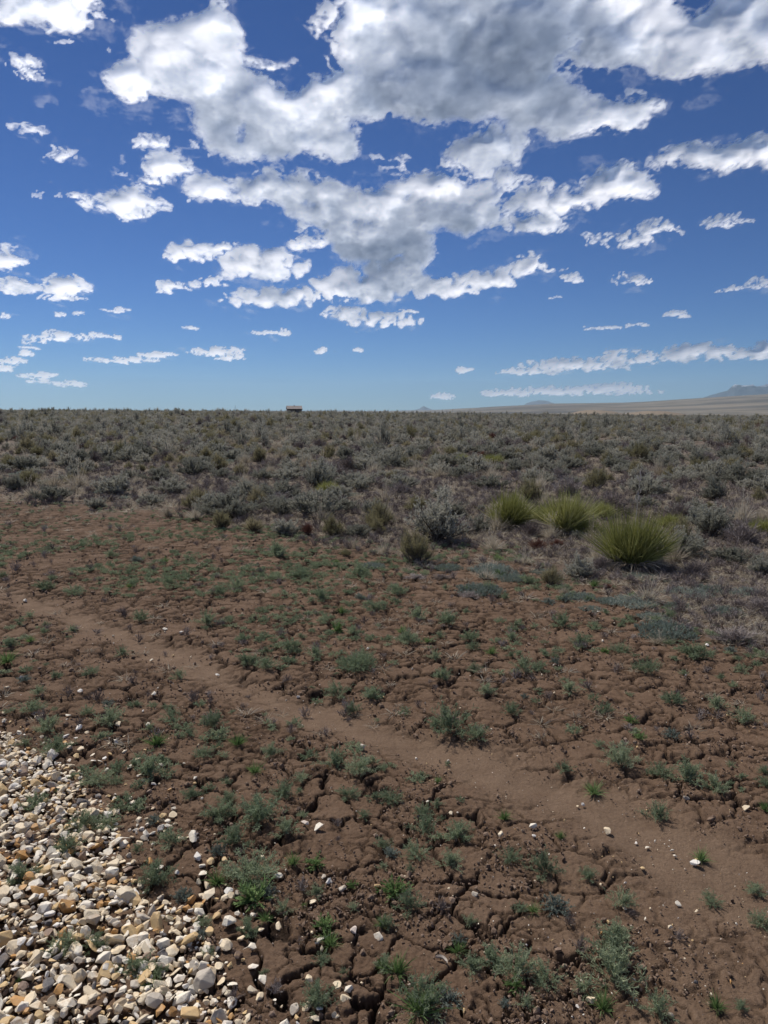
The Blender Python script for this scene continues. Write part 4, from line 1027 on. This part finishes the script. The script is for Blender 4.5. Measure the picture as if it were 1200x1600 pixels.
# the rest of the cover: dart throwing outwards from the bare ground to the crest
rng = np.random.default_rng(41)
n = 90000
r = 6.0 + (214 - 6.0) * rng.uniform(0, 1, n) ** .5
az = rng.uniform(-.66, .66, n)
X, Y = r * np.sin(az), r * np.cos(az)
v = veg_in(X, Y)
patch = vnoise(X / 4.5, Y / 4.5, 110) + .5 * vnoise(X / 1.6, Y / 1.6, 111)
o_ = np.argsort(r); X, Y, r, az, v, patch = [q[o_] for q in (X, Y, r, az, v, patch)]
cells = {}
for a, b, c in near_used: cells.setdefault((int(a // 1), int(b // 1)), []).append((a, b, c))
placed = []
for i in range(n):
    if v[i] < .55: continue
    x, y = X[i], Y[i]
    big_ = rng.uniform(.30, .66) * (1 + .25 * min(1, r[i] / 60))
    if patch[i] < -.25 and rng.uniform() < .75: big_ *= .5
    e = rng.uniform(.30, .42) * big_
    ci, cj = int(x // 1), int(y // 1); ok = True
    for a in (ci - 1, ci, ci + 1):
        for b in (cj - 1, cj, cj + 1):
            for (p, q, c) in cells.get((a, b), ()):
                if (p - x) ** 2 + (q - y) ** 2 < (e + c) ** 2: ok = False; break
            if not ok: break
        if not ok: break
    if not ok: continue
    cells.setdefault((ci, cj), []).append((x, y, e * .9))
    pn = patch[i] + rng.normal() * .35; u = rng.uniform()
    fl = vnoise(x / 9, y / 9, 112)
    k = 'sage' if u < .50 - .3 * (pn < -.5) else 'rabbit' if u < .62 + .14 * fl else 'grass' if u < .82 else 'dead' if u < .93 else 'mat' if u < .994 else 'red'
    placed.append((x, y, k, big_ * (1.3 if k == 'sage' else 1.15 if k in ('rabbit', 'dead') else .85), r[i]))
lim = {'sage': 285, 'rabbit': 120, 'grass': 120, 'dead': 120, 'red': 20, 'mat': 50}
rest = []
for x, y, k, w, rr in placed:
    inside = abs(math.atan2(x, y)) < .50
    if inside and cnt[k] < lim[k]: add_kind(k, x, y, w, rng.uniform(.62, 1.05))
    else: rest.append((x, y, k, w, rr))

# far prototypes, lighter meshes for the mass that reaches to the crest (two LODs share the look)
def far_pair(seed, mats, **k):
    br, fo = bush(seed, **k)
    off = fo.n
    P_ = Plant(); P_.V = fo.V + br.V; P_.T = fo.T + br.T; P_.F = fo.F + [f + off for f in br.F]; P_.n = fo.n + br.n
    P_.M = fo.M + [np.ones(len(m), int) for m in br.M]
    return P_.mesh('far_bush', mats)
FAR = {'sage': [far_pair(640 + i, [M['sage'], M['sage_stem']], w=.66, h=.42, nb=30, nt=6, nl=5, ll=.05, lw=.014, up=.75) for i in range(4)],
       'rabbit': [far_pair(650 + i, [M['rabbit'], M['sage_stem']], w=.56, h=.42, nb=36, nt=6, nl=4, ll=.08, lw=.009, up=1.3) for i in range(2)],
       'grass': GRAS[:1], 'dead': DEAD[:1], 'mat': MATS[:1], 'red': REDS[:1]}

def gn_mass(name, protos, pts, kind='stuff'):
    """one object whose geometry nodes stand copies of the given meshes on its points; protos: meshes, pts: x, y, z, scale, scale z, rot, index"""
    P = np.array([p[:3] for p in pts], np.float32)
    me = bpy.data.meshes.new(name + '_points'); me.vertices.add(len(P)); me.vertices.foreach_set('co', P.ravel())
    sc = np.array([(p[3], p[3], p[4]) for p in pts], np.float32)
    a = me.attributes.new('pscale', 'FLOAT_VECTOR', 'POINT'); a.data.foreach_set('vector', sc.ravel())
    ro = np.array([(0, 0, p[5]) for p in pts], np.float32)
    a = me.attributes.new('prot', 'FLOAT_VECTOR', 'POINT'); a.data.foreach_set('vector', ro.ravel())
    a = me.attributes.new('pidx', 'INT', 'POINT'); a.data.foreach_set('value', np.array([p[6] for p in pts], np.int32))
    o = link(name, me, kind=kind)
    ng = bpy.data.node_groups.new(name + '_cover', 'GeometryNodeTree')
    ng.interface.new_socket('Geometry', in_out='INPUT', socket_type='NodeSocketGeometry')
    ng.interface.new_socket('Geometry', in_out='OUTPUT', socket_type='NodeSocketGeometry')
    gi_ = ng.nodes.new('NodeGroupInput'); go = ng.nodes.new('NodeGroupOutput')
    inst = ng.nodes.new('GeometryNodeInstanceOnPoints')
    def named(nm, ty):
        nn = ng.nodes.new('GeometryNodeInputNamedAttribute'); nn.data_type = ty; nn.inputs['Name'].default_value = nm
        return nn.outputs['Attribute']
    toi = ng.nodes.new('GeometryNodeGeometryToInstance')
    for p in reversed(protos):
        oi = ng.nodes.new('GeometryNodeObjectInfo'); oi.transform_space = 'ORIGINAL'; oi.inputs['Object'].default_value = p; oi.inputs['As Instance'].default_value = False
        ng.links.new(oi.outputs['Geometry'], toi.inputs[0])
    ng.links.new(gi_.outputs[0], inst.inputs['Points'])
    ng.links.new(toi.outputs[0], inst.inputs['Instance'])
    inst.inputs['Pick Instance'].default_value = True
    ng.links.new(named('pidx', 'INT'), inst.inputs['Instance Index'])
    e2r = ng.nodes.new('FunctionNodeEulerToRotation'); ng.links.new(named('prot', 'FLOAT_VECTOR'), e2r.inputs[0])
    ng.links.new(e2r.outputs[0], inst.inputs['Rotation'])
    ng.links.new(named('pscale', 'FLOAT_VECTOR'), inst.inputs['Scale'])
    ng.links.new(inst.outputs[0], go.inputs[0])
    md = o.modifiers.new('cover', 'NODES'); md.node_group = ng
    return o
# one real shrub of each far mesh stands on the slope and lends its geometry
src, idx0 = [], {}
farpick = [q for q in rest if q[4] > 60 and abs(math.atan2(q[0], q[1])) < .4]
pi_ = 0
for k in ('sage', 'rabbit', 'grass', 'dead', 'mat', 'red'):
    idx0[k] = (len(src), len(FAR[k]))
    for me in FAR[k]:
        src.append((k, me))
protos = []
for k, me in src:
    q = farpick[pi_ * 97 % len(farpick)]; pi_ += 1
    o = link(KIND[k][2], me, loc=(q[0], q[1], gz(q[0], q[1]) - .01), rot=(0, 0, pi_), scale=q[3] / KIND[k][1], cat=KIND[k][3], group=KGROUP[k])
    put(o, k, 'distant ' + KLK[k]); protos.append(o)
pts = []
for x, y, k, w, rr in rest:
    s = w / KIND[k][1] * (1.12 if rr > 60 else 1.0); a, c = idx0[k]
    pts.append((x, y, 0, s, s * (rng.uniform(.55, .95) if rng.uniform() < .93 else rng.uniform(1.1, 1.7)), rng.uniform(0, 6.28), a + int(rng.integers(c))))
zz = land(np.array([p[0] for p in pts]), np.array([p[1] for p in pts])) - .01
pts = [(p[0], p[1], float(z), *p[3:]) for p, z in zip(pts, zz)]
gn_mass('distant_sagebrush', protos, pts)
print('shrubs', cnt, 'mass', len(pts), 'weeds', npl, 'gravel', len(sa), 'big', len(big))

# low ground cover: seedlings in a green flush on the clay, litter sprigs under the shrubs
rng = np.random.default_rng(43)
gp = []
seed_src = []
for i, me in enumerate(SEED):
    x, y, t = at([300, 430, 180][i], [880, 905, 860][i])
    o = link('seedling', me, loc=(x, y, float(dz(x, y))), cat='weed', group='weeds on the cracked soil'); put(o, 'weed_f', 'tiny green seedling'); seed_src.append(o)
dl = [link('dry_sprig', tuft('dry_sprig', 611, 26, .07, .08, .003, [M['straw']], .2, 1.5, .3), loc=(*at(520, 880)[:2], 0.0), cat='sprig', label='tiny straw sprig on bare soil at the edge of the shrubs'),
      link('dry_sprig', twigs('dry_sprig', 612, 14, .05, .14, [M['dead']], .003, 4), loc=(*at(1110, 975)[:2], 0.0), cat='sprig', label='small bare twig litter beside the blue mat plants')]
n = 78000
px = rng.uniform(-150, 1350, n); r = np.exp(rng.uniform(math.log(2.2), math.log(34), n)); az = rng.uniform(-.78, .78, n)
X, Y = r * np.sin(az), r * np.cos(az); vg = veg_in(X, Y); pm = path_mask(X, Y); gi = gravel_in(X, Y)
green = sstep(-.15, .55, vnoise(X / 1.3, Y / 1.3, 121) + .35 * vnoise(X / .4, Y / .4, 122) + .35 * np.clip((r - 4) / 5, -.6, 1))
flush = np.exp(-((X + 1.6) ** 2 / 9 + (Y - 8.5) ** 2 / 7)) * 1.0
pr = .42 * (.05 + .95 * np.clip((r - 3.2) / 4, 0, 1)) * green * (1 - pm * .97) * (gi < 0) * (.5 + flush)
u = rng.uniform(0, 1, n); q = rng.uniform(0, 1, n)
zz = dz(X, Y)
for i in range(n):
    if vg[i] < .6 and u[i] < pr[i]:
        s = rng.uniform(.35, .95); gp.append((X[i], Y[i], zz[i], s, s * rng.uniform(.6, 1.1), rng.uniform(0, 6.28), int(rng.integers(3))))
    elif (vg[i] > .12 and q[i] < .75 * min(1, vg[i] + .1)) or (q[i] < .02 and r[i] > 3.5):
        s = rng.uniform(.6, 1.6) * (.5 + min(1.6, r[i] / 10)); gp.append((X[i], Y[i], zz[i], s, s * rng.uniform(.4, 1.0), rng.uniform(0, 6.28), 3 + int(rng.integers(2))))
gn_mass('ground_cover', seed_src + dl, gp)
print('ground cover', len(gp))

# ------------------------------------------------------------------ skyline things
def boxm(bm_, x0, x1, y0, y1, z0, z1, m):
    V, F, MI = bm_; b = len(V)
    V += [(x0, y0, z0), (x1, y0, z0), (x1, y1, z0), (x0, y1, z0), (x0, y0, z1), (x1, y0, z1), (x1, y1, z1), (x0, y1, z1)]
    F += [tuple(b + i for i in f) for f in ((0, 3, 2, 1), (4, 5, 6, 7), (0, 1, 5, 4), (1, 2, 6, 5), (2, 3, 7, 6), (3, 0, 4, 7))]
def solid(name, V, F, mat): me = bpy.data.meshes.new(name); me.from_pydata(V, [], F); me.materials.append(mat); return me
def flatm(name, c1, c2, sc):
    N = NT(name); P = N.n('ShaderNodeTexCoord').outputs['Object']
    c = N.ramp(N.noise(sc, 4, .6, P), [(.35, c1), (.65, c2)]); bs = N.n('ShaderNodeBsdfPrincipled', i_Base_Color=c, i_Roughness=.85)
    return N.surf(bs.outputs[0])
SD = 168.0
sa_ = pa(461); sx, sy = SD * math.sin(sa_), SD * math.cos(sa_)
wall_m = flatm('shed_boards', (.13, .12, .11), (.22, .20, .18), 3); roof_m = flatm('shed_roof_sheet', (.26, .225, .21), (.34, .30, .28), 2); dark_m = flatm('shed_dark_trim', (.04, .035, .03), (.06, .05, .045), 4)
shed = link('shed', None, loc=(sx, sy, gz(sx, sy)), rot=(0, 0, -sa_ + .10), label='small weathered shed with a pale sloping roof on the crest', cat='shed'); shed.empty_display_size = .3
Wd, Dp, Hf, Hb = 1.60, 1.05, 1.05, 1.80
LANDMARKS.append(('the shed', sx, sy))
z0 = -.1
hf = lambda px_: px_ / FPX * SD
top = (640.2 - 635.0) / FPX * SD + EYE - gz(sx, sy); eav = (640.2 - 639.3) / FPX * SD + EYE - gz(sx, sy)
V = [(-Wd, -Dp, z0), (Wd, -Dp, z0), (Wd, Dp, z0), (-Wd, Dp, z0), (-Wd, -Dp, eav), (Wd, -Dp, eav), (Wd, Dp, eav), (-Wd, Dp, eav), (-Wd, 0, top - .06), (Wd, 0, top - .06)]
F = [(0, 1, 5, 4), (2, 3, 7, 6), (1, 2, 6, 9, 5), (3, 0, 4, 8, 7), (0, 3, 2, 1)]
link('wall', solid('shed_wall', V, F, wall_m), shed)
e, th = .12, .06
V = [(-Wd - e, -Dp - .2, eav - .07), (Wd + e, -Dp - .2, eav - .07), (Wd + e, 0, top), (-Wd - e, 0, top), (-Wd - e, Dp + .2, eav - .07), (Wd + e, Dp + .2, eav - .07)]
V += [(a, b, c + th) for a, b, c in V]
F = [(6, 7, 8, 9), (9, 8, 11, 10), (1, 0, 3, 2), (2, 3, 4, 5), (0, 1, 7, 6), (5, 4, 10, 11), (0, 6, 9, 3), (3, 9, 10, 4), (1, 2, 8, 7), (2, 5, 11, 8)]
rf = link('roof', solid('shed_roof', V, F, roof_m), shed)
tr_ = ([], [], []); boxm(tr_, -Wd - e, Wd + e, -Dp - .235, -Dp - .203, eav - .20, eav - .02, 0)
link('fascia', solid('shed_fascia', tr_[0], tr_[1], dark_m), rf)
dr = ([], [], []); boxm(dr, -.35, .35, -Dp - .03, -Dp - .003, z0 + .05, eav - .15, 0)
link('door', solid('shed_door', dr[0], dr[1], dark_m), shed)
vt = ([], [], []); boxm(vt, -.1 - 0, .1, -.1, .1, top + .02, top + .22, 0)
link('vent', solid('shed_vent', vt[0], vt[1], roof_m), rf)

def weed_stalk(px, h, lab, seed, d=176.0, kids=True):
    rng = np.random.default_rng(seed); a = pa(px); x, y = d * math.sin(a), d * math.cos(a); p = Plant()
    p.blades([(0, 0, 0)], [(.03, 0, 1)], [h], .05, rng, segs=3, tint=(0, .2), taper=.5)
    p.blades([(0, 0, 0)], [(.03, 0, 1)], [h], .05, rng, segs=3, tint=(0, .2), taper=.5)
    n = 26; z = h * rng.uniform(.55, 1, n)
    p.blades(np.stack([.03 * z, 0 * z, z], 1), tilt_dirs(n, rng, .5, 1.6), .12, .05, rng, segs=1, tint=(0, .3))
    o = link('dead_stalk', p.mesh('dead_stalk', [M['dead']]), loc=(x, y, gz(x, y)), label=lab, cat='plant stalk', group='dead stalks on the crest')
    return o
weed_stalk(369.5, 1.9, 'tall dead stalk on the crest between shed and left side', 1)
weed_stalk(690, 1.5, 'first dead stalk on the crest past the little blue peak', 2)
weed_stalk(697, 1.3, 'second dead stalk on the crest past the little blue peak', 3)
weed_stalk(706, 1.7, 'third dead stalk, tallest, near the start of the plains', 4)
weed_stalk(733, 1.8, 'lone thin dead stalk rising against the far plains', 5)
for px_, w_, lab in ((87, 1.9, 'rounded bush standing above the crest at far left'), (507, 1.4, 'rounded bush standing above the crest beside the shed'), (367, 1.5, 'bush at the foot of the tall dead stalk'), (925, 2.2, 'green bush mound on the crest before the tan hill')):
    a = pa(px_); d = 172.0; x, y = d * math.sin(a), d * math.cos(a)
    link('crest_bush', FAR['sage'][px_ % 4], loc=(x, y, gz(x, y)), scale=(w_ / .66, w_ / .66, w_ / .66 * 1.0), label=lab, cat='bush', group='bushes on the crest')

# ------------------------------------------------------------------ labels: each thing told by its look and the nearest landmark
ORD = ['nearest', 'second nearest', 'third nearest', 'fourth nearest', 'fifth nearest', 'sixth nearest', 'seventh nearest', 'eighth nearest', 'ninth nearest', 'tenth nearest', 'eleventh nearest', 'twelfth nearest']
TENS = ['', '', 'twenty', 'thirty', 'forty', 'fifty', 'sixty', 'seventy', 'eighty', 'ninety']
ONE = ['', 'first', 'second', 'third', 'fourth', 'fifth', 'sixth', 'seventh', 'eighth', 'ninth']
TEEN = ['tenth', 'eleventh', 'twelfth', 'thirteenth', 'fourteenth', 'fifteenth', 'sixteenth', 'seventeenth', 'eighteenth', 'nineteenth']
def ordinal(i):
    if i == 0: return 'nearest'
    i += 1
    if i < 10: return ONE[i] + ' nearest'
    if i < 20: return TEEN[i - 10] + ' nearest'
    if i < 100: return (TENS[i // 10] + ('-' + ONE[i % 10] if i % 10 else '')).replace('ty', 'ty') + (' nearest' if i % 10 else '-th nearest').replace('-th', 'ieth').replace('tyieth', 'tieth')
    return 'far'
SHORT = {'bright white stone lying alone on cracked soil beyond the gravel': 'the lone bright white stone', 'broad white stone between feathery weeds off the gravel edge': 'the broad white stone', 'plump white stone on soil outside the gravel edge': 'the plump white stone',
 'white pebble on the far side of the dirt path': 'the white pebble beyond the path', 'flat white stone on the dirt path': 'the flat white path stone', 'rounded cream stone alone above the gravel bed': 'the lone cream stone', 'white chip by a deep crack beyond the path': 'the white chip by the crack',
 'pinkish pebble on the near side of the path': 'the pinkish path pebble', 'angular white stone under a small weed on the path side': 'the angular white stone', 'flat cream stone on the middle of the path': 'the flat cream path stone', 'brownish rounded pebble on the near path edge': 'the brown path pebble',
 'rounded pale stone on smooth soil': 'the rounded pale stone', 'flat whitish shard at the foot of a green weed': 'the flat whitish shard', 'slim white stone lying slantwise on dark soil': 'the slim slanting stone'}
for kk, lst in THINGS.items():
    for o, x, y, look, lm in lst:
        if lm: LANDMARKS.append((SHORT.get(lm, lm), x, y))
SOILK = ('weed_f', 'weed_g', 'weed_b', 'weed_s', 'weed_d')
def side_word(x, y, lx, ly):
    a, b = math.atan2(x, y), math.atan2(lx, ly); r1, r2 = math.hypot(x, y), math.hypot(lx, ly)
    dxm = (a - b) * r2; dym = r1 - r2
    if abs(dxm) > abs(dym): return 'right of' if dxm > 0 else 'left of'
    return 'beyond' if dym > 0 else 'in front of'
for kk, lst in THINGS.items():
    buck = {}
    for it in lst:
        o, x, y, look, lm = it
        if 'label' in o or look is None: continue
        lr = math.log(math.hypot(x, y))
        L = min(LANDMARKS, key=lambda l: math.hypot((math.log(math.hypot(l[1], l[2])) - lr) * 1.0, math.atan2(l[1], l[2]) - math.atan2(x, y)))
        sd = side_word(x, y, L[1], L[2])
        buck.setdefault((look, sd, L[0]), []).append((math.hypot(x - L[1], y - L[2]), o))
    for (look, sd, ln), q in buck.items():
        q.sort(key=lambda t: t[0])
        for i, (d, o) in enumerate(q):
            o['label'] = look + ' ' + sd + ' ' + ln.replace('the tall weed rising from the gravel', 'the tall gravel weed') + (', ' + ordinal(i) if len(q) > 1 else '')
